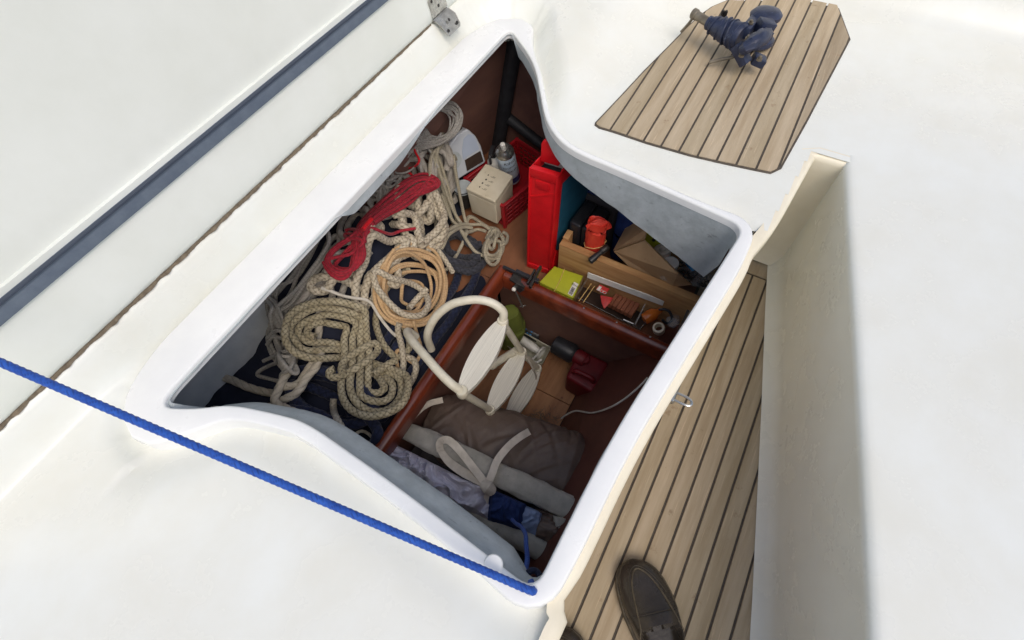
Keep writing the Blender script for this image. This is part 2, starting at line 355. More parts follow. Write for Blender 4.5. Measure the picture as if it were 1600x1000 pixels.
G = np.stack(Gs); G[2:-2, :, :2] += (.0014*fbm(np.concatenate([G[2:-2, :, :2].reshape(-1, 2)*9, G[2:-2, :, 2].reshape(-1, 1)*9], 1), 3, 5)).reshape(G[2:-2].shape[:2])[..., None]*NRM[None]
mb.grid(G, closed=True); mb.build('grey_skirt', M['grey_paint'], moulding, angle=60)
# deck surface round it
xs = np.concatenate([np.linspace(-2.6, -.36, 20), np.arange(-.33, 1.32, .006), np.linspace(1.34, 2.8, 50)])
ys = np.concatenate([np.linspace(-1.7, -.46, 20), np.arange(-.44, -.2, .02), np.arange(-.197, 1.0, .006), np.linspace(1.01, 1.7, 8)])
ys = ys-ys[np.argmin(abs(ys+.037))]-.037; xs = xs-xs[np.argmin(abs(xs-1.037))]+1.037
GX, GY = np.meshgrid(xs, ys, indexing='ij'); PT = np.stack([GX.ravel(), GY.ravel()], 1); SD, NI = sdist(PT)
def teak_y(x): return np.interp(x, [.88, .904, 1.013, 1.13, 1.258, 1.415, 1.474, 1.54, 1.7], [.326, .324, .309, .295, .278, .252, .236, .19, -.1])
def deck_h(x, y, sd):
    wl = W[NI]; s = sd-wl
    h = .386+0*x
    ty = teak_y(x); up = ss((y-ty-.015)/.2)*ss((x-.84)/.1)
    h += .045*up*ss((s-.004)/.07)+.42*ss((x-1.30)/.5)*ss((y-ty-.03)/.22)+.42*ss((x-1.62)/.3)
    gw = np.where((x < .3) & (y < .66), .05, .022)
    h -= np.where(x < .3, .020, .010)*np.exp(-(np.maximum(s, 0)/gw)**2)
    rd = ss((y-.797)/.04); h = h*(1-rd)+rd*(.452+.15*ss((x-1.25)/.4))
    h = np.where(s < -.013, h-.02, h); return h
H = deck_h(PT[:, 0], PT[:, 1], SD); V = np.concatenate([PT, H[:, None]], 1)
nx, ny = len(xs), len(ys); idx = np.arange(nx*ny).reshape(nx, ny)
q = np.stack([idx[:-1, :-1], idx[1:, :-1], idx[1:, 1:], idx[:-1, 1:]], -1).reshape(-1, 4)
cx = PT[q].mean(1); csd = SD[q].mean(1)
keep = (csd > np.maximum(.007, W[NI[q]].min(1)*.5-.004)) & ((cx[:, 1] > -.037) | (cx[:, 0] > 1.037) | ((cx[:, 0] > .765) & (cx[:, 1] > -.1065-.105*(cx[:, 0]-.78))))
keep &= ~((cx[:, 1] < -.0) & (cx[:, 0] > -.0) & (cx[:, 0] < .765))
used = np.unique(q[keep]); remap = -np.ones(len(V), int); remap[used] = np.arange(len(used))
mb = MB(); mb.add(V[used], remap[q[keep]]); mb.build('seat_top', M['gelcoat'], moulding, angle=70)
# front face of the seat and the opposite bench
def face_strip(line, prof, name, m):
    ln = np.asarray(line, float); t = np.gradient(ln, axis=0); t /= np.linalg.norm(t, axis=1)[:, None]; n = np.stack([t[:, 1], -t[:, 0]], 1)
    G = np.stack([np.concatenate([ln+n*d, np.full((len(ln), 1), z)], 1) for d, z in prof]); b = MB(); b.grid(G); return b.build(name, m, moulding, angle=50)
fl = [p for p in off(W) if p[1] < -.012 and 0.0 < p[0] < .75]; fl = sorted([tuple(p) for p in fl])
line = [(-2.6, -.037), (-1.2, -.037), (-.5, -.037), (-.06, -.037), (-.022, -.037)]+fl[::4]+[(.80, -.108), (.93, -.122), (1.03, -.132)]
line = spline(np.array(line), .02)
prof = [(-.010, .3855), (-.004, .385), (.006, .384), (.0125, .381), (.015, .376), (.015, .35), (.012, .34), (-.006, .30), (-.018, .05), (-.012, .018), (.0, .004), (.01, .001)]
face_strip(line, prof, 'seat_front', M['gelcoat_cream'])
line2 = np.array([(1.02, -.125), (1.037, -.15), (1.037, -.3), (1.037, -.36), (1.037, -.9), (1.037, -1.7)])
prof2 = [(-.02, .3862), (-.004, .385), (.004, .379), (.006, .37), (.0, .34), (-.02, .05), (-.01, .012), (0, .003)]
face_strip(line2[::1], prof2, 'aft_seat_front', M['gelcoat_cream'])
bl = np.array([(1.06, -.20), (.9, -.235), (.6, -.305), (.2, -.395), (-.3, -.50), (-2.6, -.95)])
b = MB(); far = np.array([(x, -2.0) for x, y in bl])
G = np.stack([np.concatenate([far, np.full((6, 1), .40)], 1), np.concatenate([bl-[0, .05], np.full((6, 1), .388)], 1), np.concatenate([bl-[0, .02], np.full((6, 1), .3875)], 1), np.concatenate([bl-[0, .012], np.full((6, 1), .387)], 1), np.concatenate([bl-[0, .004], np.full((6, 1), .3845)], 1),
              np.concatenate([bl, np.full((6, 1), .378)], 1), np.concatenate([bl-[0, .001], np.full((6, 1), .366)], 1), np.concatenate([bl-[0, .003], np.full((6, 1), .35)], 1), np.concatenate([bl-[0, .02], np.full((6, 1), .05)], 1), np.concatenate([bl-[0, .018], np.full((6, 1), .035)], 1), np.concatenate([bl-[0, .008], np.full((6, 1), .012)], 1), np.concatenate([bl+[0, .008], np.full((6, 1), .0)], 1)])
b.grid(G); b.build('opposite_bench', M['gelcoat'], moulding, angle=50)
# stand-off pad on the lip, hole for the rope
b = MB(); c = P(771, 882, .4); b.lathe(c+[0, 0, -.004], [(.0135, 0), (.0135, .006), (.012, .0078), (.008, .0085)], seg=20); b.build('lip_pad', M['gelcoat_lip'], moulding)
hole = P(829, 923, .401); b = MB(); b.lathe(hole, [(.0062, .0), (.0075, .0012), (.0062, .0024), (.0045, .0016)], seg=18, closed_ends=False); b.build('hole_ring', M['gelcoat_lip'], moulding)

# ------------------------------------------------------------------ teak decks: planks are pieces
def clip(poly, ax, v, keep_less):
    out = []; n = len(poly)
    for i in range(n):
        a, b = poly[i], poly[(i+1) % n]; ia = (a[ax] <= v) == keep_less; ib = (b[ax] <= v) == keep_less
        if ia: out.append(a)
        if ia != ib:
            t = (v-a[ax])/(b[ax]-a[ax]); out.append(tuple(np.array(a)+(np.array(b)-np.array(a))*t))
    return out
sole = tag(bpy.data.objects.new('cockpit_sole', None), kind='structure'); S.collection.objects.link(sole)
b = MB(); b.add([(-2.6, -.045, -.006), (1.06, -.045, -.006), (1.06, -.9, -.006), (-2.6, -.9, -.006)], [(0, 1, 2, 3)]); b.build('caulking', M['caulk'], sole)
TK = [M['teak'], M['teak_b'], M['teak_c']]
pitch = .04
for k in range(0, 14):
    y1 = -.05-k*pitch; y0 = y1-pitch
    cuts = [-2.6, .99]
    b = MB(); g = .0026; h = random.uniform(-.0006, .0006)-.003
    b.hexa([(x, y, z) for z in (-.012, h) for x, y in ((cuts[0]+g, y0+g), (cuts[1]-g, y0+g), (cuts[1]-g, y1-g), (cuts[0]+g, y1-g))])
    b.build('plank', random.choice(TK), sole, bevel=.0006, seg=1)
b = MB(); b.hexa([(x, y, z) for z in (-.012, -.0028) for x, y in ((.9926, -.75), (1.06, -.75), (1.06, -.05), (.9926, -.05))]); b.build('margin_plank', M['teak_b'], sole, bevel=.0006, seg=1)

seat = thing('teak_seat_panel', 'weathered teak panel with dark caulked seams on the aft cockpit seat', 'teak panel', (1.1, .1, .385))
edge = [tuple(P(*p, .39)[:2]) for p in [(930, 190), (968, 150), (1005, 110), (1045, 70), (1075, 39), (1095, 21), (1112, 9), (1138, -2), (1180, -14), (1240, -24), (1300, -20)]]
low = [tuple(P(*p, .39)[:2]) for p in [(1330, 60), (1262, 190), (1222, 262), (1205, 270), (1175, 264), (1128, 254), (1080, 243), (1045, 233), (1010, 223), (960, 206), (936, 199), (929, 194)]]
outl = edge+low
ol = np.array(outl); cen = ol.mean(0)
def shrink(pl, d):
    p = np.array(pl); t = np.roll(p, -1, 0)-np.roll(p, 1, 0); t /= np.linalg.norm(t, axis=1)[:, None]; n = np.stack([t[:, 1], -t[:, 0]], 1)
    s = -1 if np.sum(p[:, 0]*np.roll(p[:, 1], -1)-np.roll(p[:, 0], -1)*p[:, 1]) > 0 else 1
    return p+n*d*s
b = MB(); pl = ol; b.prism([(x, y, .380) for x, y in pl], (0, 0, .0085)); b.build('caulking', M['caulk'], seat, bevel=.001, seg=1)
inner = [tuple(p) for p in shrink(pl, .0045)]
yl = [P(*p, .4)[1] for p in [(952, 201), (977.5, 210), (1003, 220.5), (1031.5, 228), (1058.5, 235.5), (1088.5, 241.5), (1118.5, 249), (1153, 255)]]
yl = [.35]+list(np.linspace(.2855, .2855-.041*10, 11))
for i in range(len(yl)-1):
    g = .0024; pp = clip(clip(inner, 1, yl[i]-g, True), 1, yl[i+1]+g, False)
    if len(pp) < 3: continue
    b = MB(); b.prism([(x, y, .3855) for x, y in pp], (0, 0, .0047+random.uniform(-.0004, .0004))); b.build('plank', random.choice(TK), seat, smooth=False)

# ------------------------------------------------------------------ inside of the locker
liner = tag(bpy.data.objects.new('locker_liner', None), kind='structure'); S.collection.objects.link(liner)
SZ = -.12; FZ = -.40
def sheet(name, pts, m, thick=.012, n=None):
    p = np.array(pts, float); nn = nrm(np.cross(p[1]-p[0], p[2]-p[0])) if n is None else nrm(n)
    b = MB(); b.prism(p, -nn*thick); return b.build(name, m, liner, smooth=False)
sheet('outboard_shelf', [(-.5, .495, SZ), (.70, .495, SZ), (.70, 1.05, SZ), (-.5, 1.05, SZ)], M['shelf_ply'])
sheet('aft_shelf', [(.702, -.10, SZ), (1.3, -.10, SZ), (1.3, 1.0, SZ), (.702, 1.0, SZ)], M['shelf_ply'])
sheet('shelf_face', [(-.5, .492, SZ), (.665, .492, SZ), (.665, .492, FZ), (-.5, .492, FZ)], M['dark_ply'], n=(0, -1, 0))
sheet('shelf_face', [(.69, .50, SZ), (.69, -.1, SZ), (.69, -.1, FZ), (.69, .50, FZ)], M['dark_ply'], n=(-1, 0, 0))
sheet('inner_panel', [(-.3, .006, .34), (.0, .006, .34), (.78, -.062, .34), (.78, -.07, -.02), (.0, -.002, -.02), (-.3, -.002, -.02)], M['maroon_panel'], n=(.08, 1, 0))
sheet('inner_panel', [(-.3, -.002, -.022), (.0, -.002, -.022), (.78, -.07, -.022), (.78, .155, FZ), (-.3, .155, FZ)], M['maroon_panel'], n=(0, 1, .5))
for x0, x1 in ((-.5, -.24), (-.237, .25), (.253, .533), (.536, .69)):
    sheet('floor_panel', [(x0, .158, FZ), (x1, .158, FZ), (x1, .49, FZ), (x0, .49, FZ)], M['floor_ply'], n=(0, 0, 1))
sheet('bilge', [(-.5, -.1, FZ-.03), (.7, -.1, FZ-.03), (.7, .5, FZ-.03), (-.5, .5, FZ-.03)], M['black_rubber'], n=(0, 0, 1))
sheet('forward_bulkhead', [(-.26, -.1, .33), (-.26, 1.02, .33), (-.26, 1.02, FZ), (-.26, -.1, FZ)], M['grey_paint'], n=(1, 0, 0))
mat('hull_paint', (222, 227, 228), .6, (202, 208, 210), 14, bump=.3, bscale=50, spots=(150, 154, 154), spot_scale=30, spot_lo=.67)
sheet('hull_side', [(-.3, 1.01, .37), (.43, 1.01, .37), (.43, .95, SZ), (-.3, .95, SZ)], M['hull_paint'], n=(0, -1, .2))
sheet('outboard_bulkhead', [(.433, 1.03, .37), (1.27, .735, .37), (1.25, .83, SZ), (.433, .98, SZ)], M['dark_ply'], n=(0, -1, .2))
sheet('aft_bulkhead', [(1.275, -.1, .37), (1.275, .9, .37), (1.255, .9, SZ-.01), (1.255, -.1, SZ-.01)], M['dark_ply'], n=(-1, 0, 0))
b = MB(); a0 = np.array((1.258, .722, .36)); a1 = np.array((1.232, .818, SZ)); b.tube(np.linspace(a0, a1, 12), .026, 12); b.build('corner_joint', M['black_rubber'], liner)
b = MB(); b.tube(spline([(1.25, .80, .03), (1.247, .71, -.01), (1.245, .60, -.06), (1.245, .5, -.10)], .02), .019, 12); b.build('drain_hose', M['black_rubber'], liner)
# fiddle rails
def rail(pts, label):
    t = thing('fiddle_rail', label, 'wooden rail', (pts[0][0], pts[0][1], -.06))
    p = np.array([(x, y, 0) for x, y in pts], float); d = nrm(p[-1]-p[0]); n = np.array([-d[1], d[0], 0])
    pr = []
    w, h = .0165, .058
    for a in np.linspace(0, math.pi, 9): pr.append((w*math.cos(a), -.0165+.0165*math.sin(a)))
    pr = [(w, -h)]+pr+[(-w, -h)]
    b = MB(); G = np.stack([p[0][None]+n*u+np.array([0, 0, v]) for u, v in pr]); G2 = G.reshape(-1, 3)
    L = np.linalg.norm(p[-1]-p[0]); k = int(L/.03)
    GG = np.stack([G2+d*L*i/k for i in range(k+1)]); b.grid(GG, closed=True); nn = len(pr)
    b.f.append(tuple(range(nn))); b.f.append(tuple(k*nn+i for i in range(nn))[::-1])
    b.build('rail_body', M['mahogany'], t, angle=50)
    return t, p, d
rl, rp, rd = rail([(-.45, .478), (.690, .478)], 'glossy mahogany rail running fore and aft between the rope pile and the well')
rr_, rp2, rd2 = rail([(.674, .460), (.661, -.045)], 'glossy mahogany rail running across the locker in front of the lime box')
for p in [(963, 505.0), (908, 489), (1012, 535), ]:
    c = P(*p, -.001); b = MB(); b.lathe((.669, c[1], -.0005), [(.0028, 0), (.0028, .0008), (.001, .0012)], seg=8); b.build('screw', M['stainless'], rr_)

# ------------------------------------------------------------------ lid with seal and hinge
lid = thing('locker_lid', 'open white locker lid standing up on its hinge with a grey rubber seal', 'lid', (.45, .84, .452))
ub = nrm((0, .17, .985)); nb_ = nrm((0, -.985, .17)); lo = np.array((0, .841, .453))
def lidp(x, u, d): return np.array((x, 0, 0))+lo+ub*u+nb_*d
prof = [(-.002, .0), (.004, .006), (.012, .010), (.03, .012), (.06, .0105), (.095, .0085), (.11, .0085), (.148, .0075), (.150, .002), (.17, .0), (.74, .002), (.75, -.03), (.40, -.04), (.004, -.03)]
xs_ = np.linspace(-.42, 1.30, 50); b = MB()
G = np.stack([np.stack([lidp(x, u, d) for u, d in prof]) for x in xs_]); b.grid(G, closed=True)
n_ = len(prof); b.f.append(tuple(range(n_))); b.f.append(tuple(49*n_+i for i in range(n_))[::-1]); b.build('lid_panel', M['gelcoat_lid'], lid, angle=55)
b = MB(); pr = [(.112, .0075), (.1125, .0135), (.1165, .0145), (.136, .0145), (.1385, .0135), (.139, .0075)]
G = np.stack([np.stack([lidp(x, u, d) for u, d in pr]) for x in np.linspace(-.40, 1.28, 40)]); b.grid(G, closed=True); seal = b.build('rubber_seal', M['seal_rubber'], lid, angle=30)
b = MB(); G = np.stack([np.stack([lidp(x, u, .0147+d) for u, d in ((.1345, 0), (.1355, .003), (.1385, .003), (.1395, -.004))]) for x in np.linspace(-.40, 1.28, 40)]); b.grid(G); b.build('seal_lip', M['seal_dark'], seal)
b = MB(); b.tube(spline([lidp(-.145, .25, 0), lidp(-.142, .25, .016), lidp(-.13, .25, .022), lidp(-.118, .25, .016), lidp(-.115, .25, 0)], .003), .0035, 8); b.build('lanyard_eye', M['stainless'], lid)
# dirty seam at the foot of the lid: grit lying in the gap
xg = np.linspace(-.40, 1.0, 500); wv = .0042*(1+.7*fbm(np.stack([xg*22, xg*0, xg*0], 1), 4, 3))*(1-.65*ss((xg-.5)/.5)); hv = .0016+.0012*fbm(np.stack([xg*60, xg*0+3, xg*0], 1), 3, 4)
G = np.stack([np.stack([xg, .836-wv, np.full(500, .4515)], 1), np.stack([xg, .836-wv*.5, .4535+hv], 1), np.stack([xg, .836+wv*.6, .4535+hv*1.2], 1), np.stack([xg, .8365+wv, np.full(500, .4545)], 1)])
b = MB(); b.grid(G); b.build('hinge_grime', M['dirt'], moulding)
hx = 1.005
hg = MB()
for (x0, x1) in ((hx, hx+.022), (hx+.044, hx+.066)): hg.tube(np.linspace((x0, .833, .459), (x1, .833, .459), 3), .0052, 12)
fr = [(hx-.001, .8315, .4570), (hx+.067, .8315, .4570), (hx+.067, .812, .4495), (hx+.064, .798, .4285), (hx+.058, .7945, .4235), (hx+.008, .7945, .4235), (hx+.002, .798, .4285), (hx-.001, .812, .4495)]
fr = [np.array(p)+(0, -.0035, .0035) for p in fr]
hg.prism(fr, (0, -.0016, .0018)); hinge = hg.build('hinge', M['stainless'], lid, angle=35)
b = MB(); b.tube(np.linspace((hx+.0225, .833, .459), (hx+.0435, .833, .459), 3), .0052, 12)
b.prism([lidp(hx-.001, .012, .0125), lidp(hx+.067, .012, .0125), lidp(hx+.067, .05, .0125), lidp(hx+.060, .058, .0125), lidp(hx+.006, .058, .0125), lidp(hx-.001, .05, .0125)], nb_*.002); b.build('hinge_leaf', M['stainless'], hinge, angle=35)
for dx, dy, dz in ((.012, .8005, .4335), (.054, .8005, .4335), (.033, .8105, .4485)):
    b = MB(); b.lathe((hx+dx, dy-.0055, dz+.0055), [(.0042, 0), (.0036, .001), (.0015, .0016)], axis=(0, -.75, .66), seg=10); b.build('screw', M['dark_metal'], hinge)
for dx, du in ((.012, .047), (.054, .047), (.033, .028)):
    b = MB(); b.lathe(lidp(hx+dx, du, .0145), [(.0042, 0), (.0036, .001), (.0015, .0016)], axis=nb_, seg=10); b.build('screw', M['dark_metal'], hinge)

# ------------------------------------------------------------------ catch on the seat front
c = P(1046, 612, .372)
t = thing('lid_catch', 'small metal catch with a bent wire loop outside the locker front', 'catch', c)
b = MB(); b.box(c+(0, .004, -.004), (.030, .014, .02), rz=.1); b.build('catch_plate', M['stainless'], t, bevel=.002)
b = MB(); b.tube(np.linspace(c+(-.016, -.006, -.002), c+(.016, -.006, -.002), 3), 0.0075, 10); b.build('pivot', M['stainless'], t)
b = MB(); b.tube(spline([c+(.004, -.008, 0), c+(.002, -.030, .004), c+(-.002, -.038, .004), c+(-.009, -.038, .004), c+(-.012, -.030, .004), c+(-.010, -.008, 0)], .002), .0022, 6); b.build('wire_loop', M['stainless'], t)
# ------------------------------------------------------------------ ropes: laid one after another on a height field, so that strands rest on each other
HX0, HX1, HY0, HY1, HD = -.35, 1.30, -.12, 1.08, .003
hnx, hny = int((HX1-HX0)/HD)+1, int((HY1-HY0)/HD)+1
HF = np.full((hnx, hny), SZ)
hgx = HX0+np.arange(hnx)*HD; hgy = HY0+np.arange(hny)*HD
rail_c = (abs(hgy-.478) < .018); HF[np.ix_(hgx < .69, rail_c)] = 0.0
HF[np.ix_(hgx < .66, hgy < .46)] = -.6
def hf_max(xy, r):
    k = max(1, int(r/HD)); out = np.full(len(xy), -9.)
    ix = np.clip(((xy[:, 0]-HX0)/HD).round().astype(int), 0, hnx-1); iy = np.clip(((xy[:, 1]-HY0)/HD).round().astype(int), 0, hny-1)
    for dx in range(-k, k+1):
        for dy in range(-k, k+1):
            d2 = (dx*dx+dy*dy)*HD*HD
            if d2 > r*r: continue
            out = np.maximum(out, HF[np.clip(ix+dx, 0, hnx-1), np.clip(iy+dy, 0, hny-1)]-(r-math.sqrt(max(0, r*r-d2)))*.9)
    return out
def hf_stamp(pts, r):
    k = int(r/HD)+1
    ix = ((pts[:, 0]-HX0)/HD).round().astype(int); iy = ((pts[:, 1]-HY0)/HD).round().astype(int)
    for dx in range(-k, k+1):
        for dy in range(-k, k+1):
            d2 = (dx*dx+dy*dy)*HD*HD
            if d2 > r*r: continue
            a = np.clip(ix+dx, 0, hnx-1); c = np.clip(iy+dy, 0, hny-1)
            np.maximum.at(HF, (a, c), pts[:, 2]+math.sqrt(r*r-d2))
def gsm(a, s):
    if len(a) < 5: return a
    k = int(3*s)+1; w = np.exp(-.5*(np.arange(-k, k+1)/s)**2); w /= w.sum()
    return np.convolve(np.pad(a, k, mode='edge'), w, 'valid')
def settle(px, r, z0=-.06, dig=.16, stiff=.018, selfstack=True):
    """px: control points in picture coordinates (x, y[, lift]); returns the resting centre line"""
    px = np.asarray(px, float)
    if px.shape[1] == 2: px = np.concatenate([px, np.zeros((len(px), 1))], 1)
    sp = spline(px, 2.0); z = np.full(len(sp), .16)
    snap = HF.copy()
    for it in range(7):
        HF[:] = snap
        w = np.stack([P(a, c, zz) for (a, c, _), zz in zip(sp, z)])
        L = np.concatenate([[0], np.cumsum(np.linalg.norm(np.diff(w[:, :2], axis=0), axis=1))]); m = max(6, int(L[-1]/.004))
        t = np.linspace(0, L[-1], m); xy = np.stack([np.interp(t, L, w[:, k]) for k in (0, 1)], 1); lift = np.interp(t, L, sp[:, 2])
        zz = np.zeros(m); ch = max(4, int(4*r/.004)); pend = None
        for i in range(0, m, ch):
            sl = slice(i, min(m, i+ch)); zz[sl] = hf_max(xy[sl], r)+r*(1-dig)
            cur = np.concatenate([xy[sl], zz[sl][:, None]], 1)
            if pend is not None and selfstack: hf_stamp(pend, r*.92)
            pend = cur
        k = int(.010/.004); zm = np.max(np.stack([np.roll(np.pad(zz, k, mode='edge'), j)[k:k+m] for j in range(-k, k+1)]), 0)
        zz = gsm(.5*zm+.5*zz, stiff/.004)+lift
        zn = np.interp(np.linspace(0, 1, len(sp)), np.linspace(0, 1, m), zz); z = zn if it > 4 else .55*z+.45*zn
    HF[:] = snap; out = np.concatenate([xy, zz[:, None]], 1); hf_stamp(out, r*.92)
    return out
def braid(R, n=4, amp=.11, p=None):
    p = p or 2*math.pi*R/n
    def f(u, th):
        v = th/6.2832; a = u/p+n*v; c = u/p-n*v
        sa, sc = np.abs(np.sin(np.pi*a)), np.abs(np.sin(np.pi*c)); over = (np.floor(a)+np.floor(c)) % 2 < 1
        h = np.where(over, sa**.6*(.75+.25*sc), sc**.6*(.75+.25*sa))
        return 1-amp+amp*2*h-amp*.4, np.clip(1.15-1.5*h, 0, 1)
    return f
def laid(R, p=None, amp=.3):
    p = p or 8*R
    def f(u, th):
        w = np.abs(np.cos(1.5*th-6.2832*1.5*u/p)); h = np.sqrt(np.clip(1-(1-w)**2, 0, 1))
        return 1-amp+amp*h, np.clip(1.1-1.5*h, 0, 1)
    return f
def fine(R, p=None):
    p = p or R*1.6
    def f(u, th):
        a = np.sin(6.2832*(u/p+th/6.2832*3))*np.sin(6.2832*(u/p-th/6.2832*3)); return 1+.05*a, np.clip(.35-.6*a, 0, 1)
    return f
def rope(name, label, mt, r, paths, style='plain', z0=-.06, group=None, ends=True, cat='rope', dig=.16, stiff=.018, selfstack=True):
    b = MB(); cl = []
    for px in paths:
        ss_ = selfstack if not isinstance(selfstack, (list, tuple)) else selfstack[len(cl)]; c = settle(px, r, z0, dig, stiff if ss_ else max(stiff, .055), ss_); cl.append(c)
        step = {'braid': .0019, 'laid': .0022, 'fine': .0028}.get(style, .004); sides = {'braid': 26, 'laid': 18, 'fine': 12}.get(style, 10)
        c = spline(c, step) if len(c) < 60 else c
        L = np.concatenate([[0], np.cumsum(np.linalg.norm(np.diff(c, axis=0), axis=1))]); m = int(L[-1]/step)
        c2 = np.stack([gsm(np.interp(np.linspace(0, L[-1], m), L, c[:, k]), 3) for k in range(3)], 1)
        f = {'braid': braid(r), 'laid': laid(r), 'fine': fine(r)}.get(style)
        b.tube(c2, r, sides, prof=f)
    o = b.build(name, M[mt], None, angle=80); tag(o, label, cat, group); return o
def loop(c, rx, ry, rot, n, jit=.08, ph=0, sq=0, seed=0, drift=(0, 0), shrink_=0.):
    """n loose turns round a centre (picture coordinates)"""
    r = np.random.default_rng(seed); out = []; k = 10; ca, sa = math.cos(rot), math.sin(rot); N = int(n*k)
    jr = 1; jx = jy = 0
    for i in range(N+1):
        if i % k == 0: tr = 1+r.uniform(-jit, jit)*2; tx, ty = r.uniform(-jit, jit, 2)*np.array([rx, ry])
        jr += (tr-jr)*.3; jx += (tx-jx)*.3; jy += (ty-jy)*.3
        a = ph+i/k*2*math.pi; e = (1-shrink_*i/N)*jr
        x, y = rx*e*math.cos(a)+jx, ry*e*math.sin(a)+jy
        out.append((c[0]+x*ca-y*sa+drift[0]*i/N, c[1]+x*sa+y*ca+drift[1]*i/N))
    return out
# dark cloth heap that fills the shelf below the ropes
gx = np.arange(-.24, 1.13, .012); gy = np.arange(.497, 1.02, .012); AX, AY = np.meshgrid(gx, gy, indexing='ij')
pp = np.stack([AX.ravel()*3.2, AY.ravel()*3.2, 0*AX.ravel()], 1)
fy = .60+.15*ss((AX-.62)/.22); fw_ = .27-.14*ss((AX-.62)/.25); hg_ = .105+.135*ss((AX-.10)/.34)
hz = SZ-.008+(.05*ss((AY-.494)/.06)*ss((.66-AX)/.16)+(hg_-.05)*ss((AY-fy)/fw_)+.024*fbm(pp, 4, 2).reshape(AX.shape)*ss((AY-fy+.12)/.1)*ss((1.02-AX)/.2))*ss((AX+.26)/.05)*ss((1.12-AX)/.1)
b = MB(); b.grid(np.stack([AX, AY, hz], -1)); o = b.build('cloth_heap', M['navy_cloth_dark'], None, angle=80); tag(o, 'dark navy cloth heaped on the shelf underneath all the ropes', 'cloth')
ixs = np.clip(((AX.ravel()-HX0)/HD).round().astype(int), 0, hnx-1); iys = np.clip(((AY.ravel()-HY0)/HD).round().astype(int), 0, hny-1)
for dx in range(-2, 3):
    for dy in range(-2, 3): np.maximum.at(HF, (np.clip(ixs+dx, 0, hnx-1), np.clip(iys+dy, 0, hny-1)), hz.ravel())
HF[np.ix_(hgx < .69, rail_c)] = 0.0

T_ = lambda pts, ox, oy, s: [(ox+a/s, oy+c/s) for a, c in pts]
rope('mooring_line', 'navy braided rope lying in long bights beside the fore and aft rail', 'navy_line', .0125,
     [[(742, 398), (744, 430), (726, 468), (700, 505), (668, 545), (640, 585), (612, 630), (596, 655), (590, 630), (612, 590), (650, 535), (690, 478), (712, 440), (716, 415), (700, 412), (690, 440), (665, 480), (640, 520), (610, 560), (592, 600), (575, 640), (560, 655), (548, 640), (560, 600), (590, 555), (625, 500)]], 'braid')
rope('mooring_line', 'dark navy braided rope coiled by the forward end under the grey lip', 'navy_line', .0135,
     [loop((520, 622), 72, 38, .35, 3.2, .12, 2, seed=3)+[(560, 640), (590, 680), (560, 690), (500, 650), (450, 640)]], 'braid')
rope('mooring_line', 'charcoal braided rope in a small tight coil at the rail corner', 'charcoal_line', .0115,
     [loop((718, 396), 34, 24, .5, 2.4, .12, 1, seed=5)+[(700, 390), (720, 400), (752, 402)], [(690, 372), (712, 372), (735, 384), (752, 380)]], 'braid')
rope('braided_strap_rope', 'short tan braided rope end sticking out beside the grey lip', 'white_laid', .0085, [[(522, 622), (520, 640), (527, 655), (536, 672)]], 'braid')
rope('light_line', 'small loop of thin white line at the foot of the rail', 'white_laid', .0042, [[(545, 682), (551, 674), (562, 671), (576, 678), (585, 690), (582, 702)]], 'laid', z0=-.04)
# left edge: grey hank and three-strand rope
b1 = [(452, 610), (470, 596), (484, 572), (493, 548), (500, 528)]
rope('three_strand_rope', 'thick white three strand rope bent round under the grey hank', 'white_laid', .0105,
     [[(500, 500), (497, 535), (490, 562), (474, 590), (450, 606), (424, 614), (390, 606), (350, 590), (310, 592)], [(330, 640), (380, 642), (425, 634), (452, 622), (478, 600), (494, 575), (505, 545)], [(462, 520), (462, 550), (452, 580), (440, 600), (428, 626), (450, 640), (470, 648)]], 'laid')
hk = []
for i in range(5):
    o = (i-2)*3.2; e = random.uniform(-5, 5)
    hk += [(436+o*.6, 508+o), (455+o, 478+o*.6), (482+o*.9, 440+o*.3+e), (503+o*.5, 402+e), (518+o*.4, 372+e), (530+e*.3, 370), (526-o*.3, 392-e), (505-o, 430), (478-o, 468-o*.3), (452-o*.5, 500-o*.6)]
rope('thin_line_hank', 'grey thin line gathered in a long hank along the grey hull side', 'grey_line', .0048, [hk], 'fine', dig=.4)
hk2 = []
for i in range(5):
    o = (i-2)*3.6
    hk2 += [(424+o, 470+o*.5), (432+o, 500), (436+o, 518), (440+o*.8, 545), (452+o*.7, 568), (455+o*.5, 580), (446+o*.8, 578), (430+o*.7, 556), (424+o*.6, 530), (428+o, 508), (418+o, 480), (410, 462)]
hk3 = []
for i in range(4):
    o = (i-1.5)*4
    hk3 += [(418+o*.6, 488+o), (440+o, 462+o*.6), (466+o*.9, 424+o*.3), (488+o*.5, 388), (503+o*.4, 362), (514, 366), (512-o*.3, 384), (492-o, 418), (466-o, 452-o*.3), (438-o*.5, 484-o*.6)]
rope('thin_line_hank', 'dull grey line in open bights highest on the grey hull side', 'grey_line', .0052, [hk3], 'fine')
rope('thin_line_hank', 'pale grey line tied in a bundle with wraps at the left end of the pile', 'grey_line', .0052,
     [hk2, [(415, 528), (430, 516), (446, 520), (444, 530), (428, 526), (416, 540)], [(410, 566), (430, 552), (452, 546), (456, 554), (436, 560), (415, 574), (400, 586), (425, 590), (452, 577), (468, 556)]], 'fine', dig=.4)
